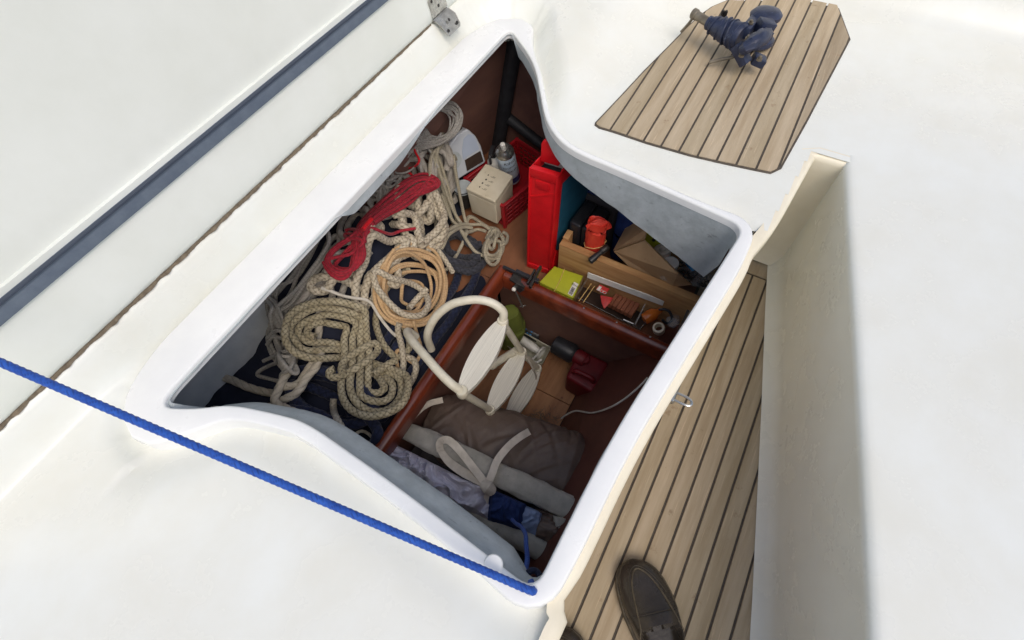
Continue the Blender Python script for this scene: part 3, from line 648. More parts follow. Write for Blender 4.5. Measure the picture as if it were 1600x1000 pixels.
# outboard back: grey coils under the thin coil
rope('laid_rope_hank', 'grey three strand rope hanked up beside the grey jug', 'grey_laid', .0108,
     [loop((678, 252), 21, 36, -.55, 4.3, .16, .6, seed=9)+[(682, 240), (690, 262), (694, 286)], [(655, 262), (672, 262), (690, 278), (698, 290)], [(668, 232), (692, 230), (699, 246), (697, 268)], [(648, 240), (660, 262), (676, 290)]], 'laid', z0=0)
rope('three_strand_rope', 'grey three strand rope in open bights lying under the thin grey coils', 'grey_laid', .0082,
     [loop((640, 262), 34, 44, .75, 3.4, .22, .3, seed=61), loop((608, 300), 24, 40, .6, 2.6, .2, 1.3, seed=62), [(705, 300), (690, 312), (668, 300), (650, 282)]], 'laid')
rope('thin_line_hank', 'brownish grey thin line hanked outboard behind the red rope', 'grey_line', .0042,
     [loop((603, 278), 22, 36, .55, 5.3, .2, .6, seed=11)+[(625, 262), (640, 275), (650, 290)], loop((588, 292), 12, 28, .1, 3.2, .2, .6, seed=13), loop((628, 262), 18, 34, .9, 3.4, .2, 1, seed=12)], 'fine', z0=0, dig=.4)
rope('light_line', 'bright red thin line peeping out between the grey coils', 'bright_red', .0036, [[(656, 222), (648, 236), (655, 246), (641, 250), (632, 264), (644, 268), (640, 282)]], 'fine', z0=.02)
def hang(pts, z0=.245, jz=.006, cut=.0028):
    q = spline(np.array(pts, float), 1.5); n = len(q); w = np.interp(np.linspace(0, 1, n), np.linspace(0, 1, max(4, n//25)), np.random.default_rng(n).uniform(-jz, jz, max(4, n//25)))
    w = gsm(w, 12)
    return np.array([P(a, c, z0-.125*np.clip((c-165)/100, 0, 1)+k) for (a, c), k in zip(q, w)])
b = MB(); rh = .0032; fr_ = fine(rh)
cps = [loop((684, 193), 37, 27, -.62, 4.2, .09, 2.2, seed=21), loop((680, 197), 31, 23, -.62, 4.3, .12, 1.2, seed=22), loop((688, 190), 33, 25, -.5, 2.3, .12, .2, seed=23)]
for i in range(11):
    cps.append([(668+i*1.4, 202+i*2.4), (660+i*1.2, 210+i*2), (654-i*1.6, 226+i*1.4), (645-i*3, 244+i*1.3), (630-i*4, 260+i*1.4), (610-i*2.4, 270+i*1.8), (594+i, 278+i*3)])
cps += [[(648, 214), (655, 200), (661, 206), (657, 220), (663, 205), (666, 214)], [(644, 218), (655, 209), (664, 216), (656, 226), (648, 220)], [(690, 208), (676, 222), (656, 232), (644, 246), (634, 258), (622, 262)], [(660, 224), (672, 236), (680, 250), (684, 262)], [(656, 220), (657, 240), (650, 258), (638, 268), (622, 271), (612, 264)], [(700, 176), (712, 186), (706, 210), (692, 222), (674, 228), (660, 224)]]
for cp in cps:
    c = hang(cp); c = spline(c, .0035); b.tube(c, rh, 9, prof=fr_)
o = b.build('thin_line_coil', M['grey_line'], None, angle=80); tag(o, 'grey thin line coil lying uppermost against the outboard lip', 'rope')
# right: grey line tangle with its hank in front of the crate
G5 = lambda pts: T_(pts, 660, 240, 5.553)
rope('thin_line_tangle', 'grey line in loose bights ending in a wrapped hank before the red crate', 'cream_grey_line', .0056,
     [G5([(720, 760), (640, 650), (560, 640), (400, 520), (290, 460), (215, 430), (170, 380), (200, 340), (260, 390), (330, 470), (450, 560), (600, 660)]),
      G5([(150, 280), (270, 265), (270, 330), (200, 480), (140, 600), (95, 780), (130, 920), (220, 975), (290, 900), (350, 780), (400, 690), (470, 650), (560, 680)]),
      G5([(600, 880), (560, 890), (450, 840), (390, 760), (320, 650), (250, 600), (180, 560)]),
      G5([(60, 860), (160, 840), (230, 770), (290, 660), (370, 610), (440, 640), (380, 590), (350, 480), (355, 350), (320, 300)]),
      G5([(130, 720), (220, 670), (330, 600), (420, 590), (520, 620), (610, 690)]), G5([(210, 560), (300, 610), (330, 560), (240, 520), (220, 440), (280, 300)]),
      loop((772, 387), 13, 19, .35, 4.4, .12, 1, seed=31), [(757, 366), (768, 356), (775, 366), (766, 384), (762, 372), (772, 356), (780, 364), (770, 386)], G5([(690, 670), (740, 700), (720, 780), (660, 770)])], 'fine', dig=.4)
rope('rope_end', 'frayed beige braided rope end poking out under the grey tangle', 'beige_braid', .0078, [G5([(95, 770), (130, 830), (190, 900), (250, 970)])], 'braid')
# thick beige ropes
rope('three_strand_rope', 'grey three strand rope in slack bights between the hull side and the beige ropes', 'grey_laid', .0088,
     [[(455, 520), (478, 486), (500, 452), (520, 424), (540, 392), (556, 372), (548, 398), (530, 430), (512, 462), (495, 490), (500, 470), (530, 440), (556, 415), (580, 392)], loop((560, 352), 26, 20, -.9, 2.3, .2, .4, seed=71)], 'laid')
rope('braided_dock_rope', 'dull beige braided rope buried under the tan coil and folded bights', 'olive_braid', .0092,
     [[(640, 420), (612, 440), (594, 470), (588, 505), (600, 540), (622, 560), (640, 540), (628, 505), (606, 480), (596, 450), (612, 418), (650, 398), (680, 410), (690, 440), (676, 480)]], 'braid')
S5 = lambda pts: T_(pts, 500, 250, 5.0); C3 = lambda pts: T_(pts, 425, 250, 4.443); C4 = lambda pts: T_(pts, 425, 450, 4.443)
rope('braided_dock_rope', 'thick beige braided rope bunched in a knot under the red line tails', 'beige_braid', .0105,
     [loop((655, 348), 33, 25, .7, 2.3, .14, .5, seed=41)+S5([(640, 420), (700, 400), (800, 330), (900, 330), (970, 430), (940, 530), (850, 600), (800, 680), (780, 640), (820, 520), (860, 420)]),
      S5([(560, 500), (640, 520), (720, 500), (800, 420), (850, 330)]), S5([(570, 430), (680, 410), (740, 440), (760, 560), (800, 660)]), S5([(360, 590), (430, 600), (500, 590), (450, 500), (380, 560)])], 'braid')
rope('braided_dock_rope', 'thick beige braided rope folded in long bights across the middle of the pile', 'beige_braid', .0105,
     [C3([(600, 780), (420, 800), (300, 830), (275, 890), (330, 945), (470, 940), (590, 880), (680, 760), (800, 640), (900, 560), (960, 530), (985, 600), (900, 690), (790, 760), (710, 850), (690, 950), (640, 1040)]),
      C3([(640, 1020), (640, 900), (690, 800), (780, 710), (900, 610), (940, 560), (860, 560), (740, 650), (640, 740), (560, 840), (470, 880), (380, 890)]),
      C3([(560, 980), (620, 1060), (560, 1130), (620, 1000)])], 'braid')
TCc = loop((642, 449), 45, 53, .2, 8.4, .13, 1.5, seed=51)
rope('tan_line_coil', 'tan thin line in a round coil crossed by a beige braided bight', 'tan_line', .0052,
     [[(a, c, .0024*(q//10)+.001*math.sin(q)) for q, (a, c) in enumerate(TCc)], loop((640, 455), 28, 34, .5, 2.4, .2, 0, seed=53), [(645, 500), (652, 522), (658, 548), (648, 568), (636, 560), (622, 545), (619, 560), (626, 590), (631, 612), (625, 628)]], 'fine', dig=.3, selfstack=[False, True, True])
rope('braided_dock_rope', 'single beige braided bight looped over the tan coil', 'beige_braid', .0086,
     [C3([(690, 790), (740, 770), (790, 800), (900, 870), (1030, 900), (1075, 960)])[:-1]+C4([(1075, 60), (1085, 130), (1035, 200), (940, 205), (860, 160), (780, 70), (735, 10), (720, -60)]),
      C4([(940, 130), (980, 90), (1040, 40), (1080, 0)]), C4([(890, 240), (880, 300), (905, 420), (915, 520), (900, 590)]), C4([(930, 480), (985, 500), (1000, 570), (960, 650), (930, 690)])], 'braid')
rope('light_line', 'cream smooth line running out under the folded beige rope', 'white_cord', .0045, [[(510, 464), (533, 467), (560, 466), (578, 470), (592, 495), (606, 513), (620, 526)]], 'plain')
# the big olive coil
big = []
hc, tc_ = np.array((395, 300)), np.array((722, 695)); jj = lambda a: np.array((random.uniform(-a, a), random.uniform(-a, a)))
HR = ((150, 62), (206, 112), (262, 162), (318, 212)); TRr = ((236, 204), (178, 150), (120, 98), (64, 46))
for q_i in range(4):
    hr = np.array(HR[q_i]); tr = np.array(TRr[q_i]); xr = 498+q_i*58; lf = .024+.004*q_i
    def pt3(p, l): big.append((425+p[0]/4.443, 450+p[1]/4.443, l))
    for a in (128, 155, 180, 212, 245, 275, 305, 335):
        a_ = math.radians(a); pt3(hc+hr*np.array((math.cos(a_), math.sin(a_)))+jj(10), .002+lf+(.008 if a > 270 else 0))
    pt3(np.array((xr, 350))+jj(4), .034); pt3(np.array((xr+8, 450))+jj(4), .034); pt3(np.array((.55*(xr+8)+.45*(tc_[0]-tr[0]), 560))+jj(4), .030)
    for a in (185, 158, 130, 100, 70, 40, 10, -25):
        a_ = math.radians(a); pt3(tc_+tr*np.array((math.cos(a_), math.sin(a_)))+jj(10), .022)
    pt3(np.array((770-q_i*8, 548+q_i*26))+jj(4), .014); pt3(np.array((660, 505+q_i*14))+jj(4), .008)
    nx_ = np.array(HR[min(3, q_i+1)]); pt3(hc+nx_*np.array((.35, .93))+jj(4), .012)
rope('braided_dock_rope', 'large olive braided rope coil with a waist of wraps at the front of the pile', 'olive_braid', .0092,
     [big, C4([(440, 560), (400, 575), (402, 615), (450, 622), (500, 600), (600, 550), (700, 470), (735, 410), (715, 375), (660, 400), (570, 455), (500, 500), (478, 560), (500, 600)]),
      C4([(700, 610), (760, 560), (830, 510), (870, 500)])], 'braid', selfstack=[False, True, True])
# red line on top
rb = []
for i in range(7):
    o = (i % 4-1.5)*1.5+(.5 if i > 3 else 0); l_ = .024+(.0085 if i > 3 else 0); j = random.uniform(-5, 5)
    for x_, y_, kx, ky in ((66, 800, 14, 4), (105, 866, 5, -11), (180, 892, 3, -13), (262, 850, 10, -8), (300, 730, 13, 0), (292, 620, 11, 3), (350, 520, 11, 8), (470, 400, 12, 11), (610, 285, 13, 14), (745, 180, 10, 14), (850, 160, 4, 17), (905, 200, -9, 6), (790, 240, 4, -9), (640, 320, 11, 10), (480, 425, 12, 10), (345, 545, 11, 6), (275, 625, 10, 4), (190, 705, 13, 8)):
        rb.append((500+(x_+1.55*kx*o+j)/5, 250+(y_+1.5*ky*o+j)/5, l_))
rope('red_line_hank', 'red braided line hanked up with wraps lying on the beige ropes', 'red_line', .0044,
     [rb, S5([(190, 560), (230, 535), (300, 560), (350, 610), (345, 650), (300, 610), (240, 575), (180, 580), (230, 620), (300, 610), (340, 640)]),
      S5([(300, 690), (380, 680), (480, 630), (560, 570), (650, 545), (752, 530)]), S5([(420, 500), (500, 430), (600, 370), (700, 300), (790, 265), (935, 280)])], 'fine', dig=.3, selfstack=[False, True, True, True])
rope('red_whipping', 'bright red taped length on the red hank', 'bright_red', .0062, [S5([(330, 555), (370, 500), (410, 455)])], 'fine')
# blue lashing: over the lip, through the hole and down into the locker
b = MB(); h_ = hole
eye = lidp(-.13, .25, .020)
top = [eye+(0, 0, 0)]+[eye+(h_+(0, 0, .006)-eye)*f-np.array((0, 0, .012))*math.sin(math.pi*f) for f in (.2, .4, .6, .8, .93)]+[h_+(0, 0, .006), h_+(.003, .001, -.004), h_+(.009, .004, -.03)]
c2 = spline(top, .0022); b.tube(c2, .0052, 16, prof=braid(.0052, 4, .13))
b.tube(eye+np.stack([.010*np.cos(np.linspace(0, 8, 40)), .004*np.sin(np.linspace(0, 16, 40)), .010*np.sin(np.linspace(0, 8, 40))], 1), .005, 10)
ins = [P(826, 905, .345), P(818, 906, .34), P(821, 893, .30), P(824, 872, .25), P(822, 850, .2), P(821, 835, .15), P(815, 824, .08), P(806, 818, .02), P(800, 812, -.02)]
b.tube(spline(ins, .0022), .0042, 14, prof=braid(.0042, 4, .12))
o = b.build('blue_lashing', M['blue_line'], None, angle=80); tag(o, 'bright blue braided line stretched over the white seat to the locker corner', 'rope')
b = MB(); kc = P(833, 903, .335)
b.tube(kc+np.stack([.010*np.cos(np.linspace(0, 11, 60)), .010*np.sin(np.linspace(0, 11, 60)), .004*np.sin(np.linspace(0, 16, 60))], 1), .0046, 12, prof=fine(.0046)); kb = b.build('stopper_knot', M['navy_line'], None); kb.parent = o; kb.matrix_parent_inverse = Matrix.Identity(4); kb.location = Vector(kb.location)-o.location
cl = []
for px, py in ((1012, 590), (1003, 600), (990, 612), (972, 626), (950, 638), (925, 645), (900, 642), (885, 648), (877, 654)):
    z_ = .1
    for z_ in np.linspace(.1, FZ+.004, 500):
        p = P(px, py, z_); x_ = max(0, min(.78, p[0])); yb = -.002-.068*x_/.78; yp = yb if z_ > -.022 else yb+(.155-yb)*(-.022-z_)/(-.022-FZ)
        if p[1] > yp+.02: continue
        break
    cl.append(p)
b = MB(); b.tube(spline(cl, .003), .0026, 8); o = b.build('white_cord', M['white_cord'], None); tag(o, 'thin white cord hanging down the dark inner front panel of the well', 'cord')
# ------------------------------------------------------------------ things on the aft shelf
def sheet_mb(pts, t):
    p = np.array(pts, float); n = nrm(np.cross(p[1]-p[0], p[2]-p[0])); return MB().prism(p, n*t)
def lettering(name, txt, size, o, ux, uy, m, parent, wrap=None, th=.0004):
    V_, F_ = text_mb(txt, size); ux, uy = nrm(ux), nrm(uy); n = np.cross(ux, uy)
    if wrap is None: W_ = np.asarray(o)+V_[:, :1]*ux+V_[:, 1:2]*uy+n*th
    else:
        c, ax, r, a0 = wrap; ang = V_[:, 0]/r
        W_ = np.asarray(o)+V_[:, 1:2]*uy+(r+th)*(np.sin(ang)[:, None]*ux+(np.cos(ang))[:, None]*n)
    b = MB(); b.add(W_, F_); return b.build(name, m, parent, smooth=False)
# red plastic crate
A = np.array((.905, .600)); Bc = np.array((.955, .775)); Cc = np.array((1.20, .712)); Dc = Cc+A-Bc+np.array((-.01, .0))
Dc = A+(Cc-Bc); t = thing('plastic_crate', 'red plastic lattice crate full of containers in the aft outboard corner', 'crate', (*A, SZ))
hC = .105
b = MB(); b.prism([(*A, SZ+.001), (*Dc, SZ+.001), (*Cc, SZ+.001), (*Bc, SZ+.001)], (0, 0, .004)); b.build('crate_base', M['red_crate'], t)
for p0, p1 in ((A, Bc), (A, Dc), (Bc, Cc), (Dc, Cc)):
    b = MB(); d = p1-p0; L = np.linalg.norm(d); u = np.array([*(d/L), 0]); n = np.array([-u[1], u[0], 0]); o = np.array([*p0, SZ+.006])
    for k in range(5): b.box(o+u*L/2+np.array([0, 0, .008+k*.018]), (L-.008, .0035, .010 if k % 2 else .008), ax=(u, n, (0, 0, 1)))
    for k in range(9): b.box(o+u*(L*(k+.5)/9)+np.array([0, 0, hC/2-.006]), (.005, .0042, hC-.014), ax=(u, n, (0, 0, 1)))
    b.box(o+u*L/2+np.array([0, 0, hC-.010]), (L+.010, .011, .012), ax=(u, n, (0, 0, 1))); b.box(o+u*L/2+np.array([0, 0, hC-.024]), (L+.004, .007, .004), ax=(u, n, (0, 0, 1)))
    b.build('lattice_side', M['red_crate'], t, bevel=.0012, seg=1)
for p0 in (A, Bc, Cc, Dc):
    b = MB(); b.lathe((*p0, SZ+.003), [(.007, 0), (.007, hC)], seg=10); b.build('corner_post', M['red_crate'], t)
# cream switch box
z0 = .032; q_ = [P(727.5, 294, z0), P(773.5, 315, z0), P(802, 274, z0), P(759, 255, z0)]
t = thing('switch_box', 'grubby cream plastic box with four small black marks standing in the red crate', 'box', (q_[0]+q_[2])/2*np.array((1, 1, 0))+np.array((0, 0, -.09)))
cen_ = sum(q_)/4; bot = [(p-cen_)*np.array((.93, .93, 1))+cen_-np.array((0, 0, .115)) for p in q_]; mid = [p-np.array((0, 0, .016)) for p in q_]
b = MB(); b.hexa(bot+[(p-cen_)*np.array((.985, .985, 1))+cen_-np.array((0, 0, .016)) for p in q_]); b.build('box_body', M['cream_plastic'], t, bevel=.006, seg=3)
b = MB(); b.hexa(mid+q_); lidb = b.build('box_cover', M['cream_plastic'], t, bevel=.005, seg=3)
ux = nrm(q_[2]-q_[1]); uy = nrm(q_[0]-q_[1])
for i, (px, py) in enumerate(((763, 273.5), (759.5, 280.5), (754, 286), (749.5, 292))):
    c = P(px, py, z0+.0003); b = MB(); b.box(c, (.006 if i in (1, 2) else .005, .0052 if i in (1, 2) else .0035, .0006), ax=(ux, uy, (0, 0, 1))); b.build('mark', M['ink'], lidb, smooth=False)
    for k in range(2):
        c2 = c+(-uy)*(.014+.004*k); b = MB(); b.box(c2+ux*.004*(k-.5)-uy*.004, (.0012, .016-.006*k, .0004), ax=(ux, uy, (0, 0, 1))); b.build('fine_print', M['gear_metal'], lidb, smooth=False)
# round grey lid next to it
c = P(723, 291, -.01); t = thing('round_tub', 'small round tub with a grey lid and dark rim beside the cream box', 'tub', c-(0, 0, .08))
b = MB(); b.lathe(c-(0, 0, .08), [(.026, 0), (.029, .06), (.030, .07)], seg=28); b.build('tub_body', M['dark_metal'], t)
b = MB(); b.lathe(c-(0, 0, .012), [(.0315, 0), (.0315, .010), (.030, .012), (.0285, .0105), (.0, .0105)], seg=28, closed_ends=False); tl = b.build('tub_lid', M['grey_paint'], t)
b = MB(); b.tube(c+np.stack([.0318*np.cos(np.linspace(0, 6.283, 40)), .0318*np.sin(np.linspace(0, 6.283, 40)), np.full(40, -.004)], 1), .002, 6, cap=False); b.build('rim', M['black_rubber'], tl)
# oil jug
JB = [P(714, 282, .0), P(760, 254, .0)]; JT = [P(699, 222, .13), P(746, 190, .13)]
t = thing('oil_jug', 'silver grey oil jug with a dark cap and brown label leaning outboard of the crate', 'jug', JB[0]-(0, 0, .01))
xv = nrm(JB[1]-JB[0]); yv = nrm((JT[0]+JT[1])/2-(JB[0]+JB[1])/2); nv = nrm(np.cross(xv, yv)); yv = nrm(yv-xv*yv.dot(xv)); bw = np.linalg.norm(JB[1]-JB[0]); jh = np.linalg.norm((JT[0]+JT[1])/2-(JB[0]+JB[1])/2)
jp = lambda u, v, d=0: JB[0]+xv*bw*u+yv*jh*v+nv*d
outj = [(0.02, 0), (.98, 0), (1.0, .06), (1.0, .45), (.93, .74), (.80, .95), (.74, 1.0), (.40, 1.0), (.34, .95), (.10, .86), (.0, .72), (-.02, .4), (0, .06)]
hole_ = [(.10, .30), (.24, .33), (.33, .44), (.30, .60), (.20, .68), (.08, .66), (.05, .5)]
b = MB(); b.prism([jp(u, v) for u, v in outj], -nv*.075); b.build('jug_body', M['jug_grey'], t, bevel=.014, seg=4)
b = MB(); hh = spline([jp(u, v, .0012) for u, v in hole_], .006, closed=True)[:-1]; b.prism(hh, nv*.0016); b.build('grip_recess', M['grey_paint'], t, bevel=.0005, seg=1)
b = MB(); b.prism([jp(u, v, .001) for u, v in ((.36, .40), (.42, .62), (.56, .84), (.72, .88), (.86, .80), (.90, .62), (.90, .42))], nv*.0012); b.build('shoulder_label', M['jug_label'], t)
b = MB(); b.prism([jp(u, v, .001) for u, v in ((.36, .08), (.92, .08), (.92, .36), (.40, .36))], nv*.001); b.build('front_label', M['brown_label'], t, smooth=False)
b = MB(); cc = jp(.57, 1.0, -.036); b.lathe(cc, [(.022, 0), (.022, .008), (.0235, .010), (.0235, .028), (.021, .031), (.0, .031)], axis=yv, seg=24, closed_ends=False); b.build('cap', M['brown_label'], t)
# spray can
c0 = P(800, 278, -.075); c1 = P(787, 232, .09); ax = nrm(c1-c0); Lc = .178
t = thing('spray_can', 'pale blue aerosol can with a white nozzle leaning in the red crate', 'spray can', c0)
b = MB(); b.lathe(c0, [(.029, 0), (.0305, .003), (.0305, .15), (.0295, .153)], axis=ax, seg=32); b.build('can_body', M['can_blue'], t)
b = MB(); b.lathe(c0, [(.0308, .148), (.0312, .152), (.029, .160), (.022, .170), (.0175, .174), (.0165, .178), (.010, .178), (.009, .172)], axis=ax, seg=32, closed_ends=False); b.build('can_shoulder', M['stainless'], t)
b = MB(); b.lathe(c0, [(.0085, .172), (.0085, .188), (.0078, .194), (.004, .196)], axis=ax, seg=16); b.build('nozzle', M['white_plastic'], t)
b = MB(); b.lathe(c0, [(.0307, .012), (.0307, .040)], axis=ax, seg=32, closed_ends=False); b.build('blue_band', M['can_navy'], t)
view = nrm(np.array((0, 0, CAM_H))-c0); vx = nrm(np.cross(ax, view)); vn = np.cross(vx, ax)
ca_ = lambda h: c0+ax*h
for txt, sz, h in (('KING', .018, .128), ('EQUIPMENT', .0105, .104), ('SEALER', .0125, .082)):
    sh = -.25; ux_ = nrm(vx*math.cos(sh)+vn*math.sin(sh)); lettering('lettering', txt, sz, ca_(h), ux_, ax, M['ink'], t, wrap=(c0, ax, .0306, 0))
# dark bottle neck behind it
c = P(771, 246, .02); t = thing('pump_bottle', 'white bottle with a black trigger spout between the jug and aerosol', 'bottle', c-(0, 0, .1))
b = MB(); b.lathe(c-(0, 0, .1), [(.02, 0), (.022, .004), (.022, .085), (.016, .10), (.011, .108)], seg=20); b.build('bottle_body', M['white_plastic'], t)
b = MB(); b.lathe(c+(0, 0, .006), [(.0125, 0), (.0125, .016), (.009, .02), (.008, .03)], seg=16); b.box(c+(-.012, -.004, .036), (.042, .014, .016), rz=.3); b.tube(spline([c+(-.028, -.006, .036), c+(-.036, -.01, .03), c+(-.036, -.011, .006)], .004), .005, 8); b.build('spout', M['black_plastic'], t, bevel=.002)
# red tool case standing on end
BL = np.array((.796, .456, SZ+.001)); fw = np.array((.005, -.079, 0)); fdir = nrm(fw); wd = np.linalg.norm(fw); dep = np.array((-fdir[1], fdir[0], 0)); dep = dep if dep[0] > 0 else -dep; dep = nrm(dep+fdir*.22); up = nrm((.022, -.004, .41)); Hc = .402
t = thing('tool_case', 'bright red tool case with a teal side standing upright on its end', 'case', BL)
tp = lambda u, d, h: BL+fdir*wd*u+dep*d+up*h
def cbox(u0, u1, d0, d1, h0, h1): return [tp(u, d, h) for h in (h0, h1) for u, d in ((u0, d0), (u1, d0), (u1, d1), (u0, d1))]
b = MB(); b.hexa(cbox(.03, .985, .006, .23, .0, Hc-.035)); b.build('case_shell', M['teal_panel'], t, bevel=.006)
b = MB(); b.hexa(cbox(.05, .93, .002, .01, .018, Hc-.02)); fp = b.build('front_panel', M['red_plastic'], t, bevel=.001)
for bx in (cbox(0, .055, -.003, .024, 0, Hc), cbox(.945, 1.01, -.003, .024, 0, Hc), cbox(.05, .95, -.003, .014, 0, .022), cbox(.05, .95, -.003, .014, Hc-.026, Hc)):
    b = MB(); b.hexa(bx); b.build('edge_frame', M['red_plastic'], t, bevel=.0025)
b = MB(); b.prism([tp(.05, -.0005, .30), tp(.95, -.0005, .335), tp(.95, -.0005, .340), tp(.05, -.0005, .305)], dep*.004); b.build('panel_rib', M['red_plastic'], fp)
b = MB(); b.hexa(cbox(.25, .72, -.0015, .003, Hc-.06, Hc-.035)); b.build('latch', M['red_plastic'], t, bevel=.0015)
b = MB(); b.prism([tp(1.005, .006, 0), tp(1.005, .12, 0), tp(1.005, .06, .06), tp(1.005, .02, .10)], fdir*.004); b.build('corner_guard', M['red_plastic'], t, bevel=.001)
b = MB(); b.hexa(cbox(.93, 1.0, .02, .23, Hc-.045, Hc+.002)); b.build('edge_frame', M['red_plastic'], t, bevel=.002)
hp = [tp(u, .035, Hc+h) for u, h in ((.10, -.004), (.10, .05), (.16, .060), (1.12, .060), (1.2, .05), (1.2, .032), (.98, .030), (.82, .018), (.72, -.004))]
b = MB(); b.prism(hp, dep*.012); hd = b.build('handle_plate', M['red_plastic'], t, bevel=.002)
b = MB(); b.lathe(tp(.74, .0345, Hc+.042), [(.003, 0), (.003, .0008)], axis=-dep, seg=10); b.build('hole', M['ink'], hd)
b = MB(); b.hexa(cbox(.06, .9, .03, .22, Hc-.036, Hc-.03)); b.build('case_inside', M['black_plastic'], t)
b = MB(); b.hexa(cbox(.0, .06, .02, .23, Hc-.045, Hc+.002)); b.build('edge_frame', M['red_plastic'], t, bevel=.002)
b = MB(); b.hexa(cbox(.06, .9, .06, .075, Hc-.03, Hc+.030)); b.build('paper_insert', M['paper'], t)
# shelf board
t = thing('divider_board', 'upright knotty pine board dividing the aft shelf', 'board', (.81, .15, SZ))
b = MB(); b.hexa([(x, y, z) for z in (SZ+.001, .043) for x, y in ((.806, .352), (.798, -.06), (.820, -.06), (.828, .352))]); b.build('plank', M['pine'], t, bevel=.0018)
b = MB(); b.hexa([(x, y, z) for z in (SZ+.001, .050) for x, y in ((.829, .352), (.829, .334), (.862, .334), (.862, .352))]); b.build('end_cleat', M['pine'], t, bevel=.0015)
# black case and navy lid bag behind it
t = thing('hard_case', 'small black hard case with a split line behind the pine board', 'case', (.9, .31, SZ))
b = MB(); b.hexa([(x, y, z) for z in (SZ+.001, .078) for x, y in ((.868, .352), (.863, .314), (.965, .306), (.97, .344))]); b.build('case_half', M['black_plastic'], t, bevel=.008, seg=3)
b = MB(); b.hexa([(x, y, z) for z in (SZ+.001, .078) for x, y in ((.863, .311), (.858, .268), (.96, .262), (.965, .303))]); b.build('case_half', M['black_plastic'], t, bevel=.008, seg=3)
t = thing('tool_bag', 'navy and black tool bag pushed behind the black hard case', 'bag', (1.04, .33, SZ))
b = MB(); b.hexa([(x, y, z) for z in (SZ+.001, .085) for x, y in ((.98, .42), (.975, .24), (1.15, .22), (1.16, .40))]); b.build('bag_body', M['charcoal_cloth'], t, bevel=.02, seg=3)
b = MB(); b.hexa([(x, y, z) for z in (.086, .094) for x, y in ((.985, .375), (.98, .265), (1.03, .262), (1.04, .37))]); b.build('bag_flap', M['navy_cloth'], t, bevel=.004)
b = MB(); b.box((1.075, .325, .092), (.05, .03, .012)); b.build('buckle', M['navy_plastic'], t, bevel=.003)
b = MB(); b.box((1.055, .30, .089), (.006, .07, .004)); b.build('zip_pull', M['gear_metal'], t)
t = thing('rolled_cover', 'dark blue rolled fabric behind the orange pouch', 'fabric roll', (.98, .19, SZ))
def roll(axis_pts, rad, sides=40, seed=0, amp=.08, fr=(9, 3), squash=1, step=.01, tw=0):
    c = spline(axis_pts, step); n = len(c); L = np.linspace(0, 1, n); th = np.arange(sides)/sides*6.2832
    A_, T_h = np.meshgrid(L*len(c)*step, th, indexing='ij')
    q = np.stack([A_*fr[0], np.cos(T_h+tw*A_)*fr[1]*.3, np.sin(T_h+tw*A_)*fr[1]*.3], -1).reshape(-1, 3)
    k = 1+amp*fbm(q, 4, seed).reshape(n, sides); rr = np.interp(L, np.linspace(0, 1, len(np.atleast_1d(rad))), np.atleast_1d(rad))
    t = np.gradient(c, axis=0); t /= np.linalg.norm(t, axis=1)[:, None]; s_ = np.cross(t, (0, 0, 1.)); s_ /= np.linalg.norm(s_, axis=1)[:, None]; u_ = np.cross(s_, t)
    G = c[:, None]+(rr[:, None]*k)[..., None]*(np.cos(T_h)[..., None]*s_[:, None]+squash*np.sin(T_h)[..., None]*u_[:, None])
    return c, G
def roll_mb(*a, **k):
    c, G = roll(*a, **k); b = MB(); b.grid(G, closed=True); s = G.shape[1]; n = G.shape[0]
    for j, cc in ((0, c[0]), (n-1, c[-1])):
        b0 = b.n; rings = [cc+(G[j]-cc)*f for f in (1, .93, .5, .05)]; b.grid(np.stack(rings), closed=True); b.f.append(tuple(b0+3*s+i for i in range(s)))
    return b, G
for yy, zt in ((.205, .13), (.15, .10)):
    b, _ = roll_mb([(.96, yy, SZ+.03), (.965, yy, .02), (.955, yy, zt)], (.034, .037, .032), 28, 4, .06); b.build('roll', M['blue_fabric'], t)
# orange pouch with elastic
t = thing('folded_pouch', 'bright orange folded plastic pouch held by a tan elastic band', 'pouch', (.868, .25, SZ))
c, G = roll([(.852, .262, SZ+.01), (.855, .262, .0), (.850, .262, .10), (.85, .262, .142)], (.023, .026, .028, .026), 44, 8, .09, (14, 5))
G = c[:, None]+(G-c[:, None])*np.array((.75, 1.05, 1)); b = MB(); b.grid(G, closed=True); s_ = G.shape[1]; top = G[-1]; ct = c[-1]
b0 = b.n; b.grid(np.stack([top, ct+(top-ct)*.82-(0, 0, .004), ct+(top-ct)*.6-(0, 0, .016), ct+(top-ct)*.1-(0, 0, .018)]), closed=True); b.f.append(tuple(b0+3*s_+i for i in range(s_))); b.build('pouch_body', M['orange_bag'], t)
for k in range(4):
    b = MB(); o_ = np.array((.842+.006*k, .272-.004*k, .132)); b.tube(spline([o_+(-.008, .012, -.006), o_+(-.004, .004, .004+.002*k), o_+(.0, -.008, .006), o_+(.004, -.022, .0), o_+(.004, -.03, -.012)], .003), .0062, 8); b.build('fold', M['orange_bag'], t)
b = MB(); k_ = int(len(c)*.62); rg = c[k_]+(G[k_]-c[k_])*1.04; rg = rg+np.array((0, 0, 1))*(-.5*(rg[:, 1:2]-.262)+.0); b.tube(np.concatenate([rg, rg[:2]]), .0014, 6, cap=False); b.build('elastic_band', M['elastic'], t)
c0, c1 = P(921, 409, .055), P(952, 383, .075); t = thing('crank_handle', 'short dark handle with a metal socket lying over the pine board', 'handle', c0-(0, 0, .01))
b = MB(); b.lathe(c0, [(.006, 0), (.0095, .003), (.0095, .016), (.008, .03), (.0068, .045)], axis=c1-c0, seg=16); b.build('grip', M['black_plastic'], t)
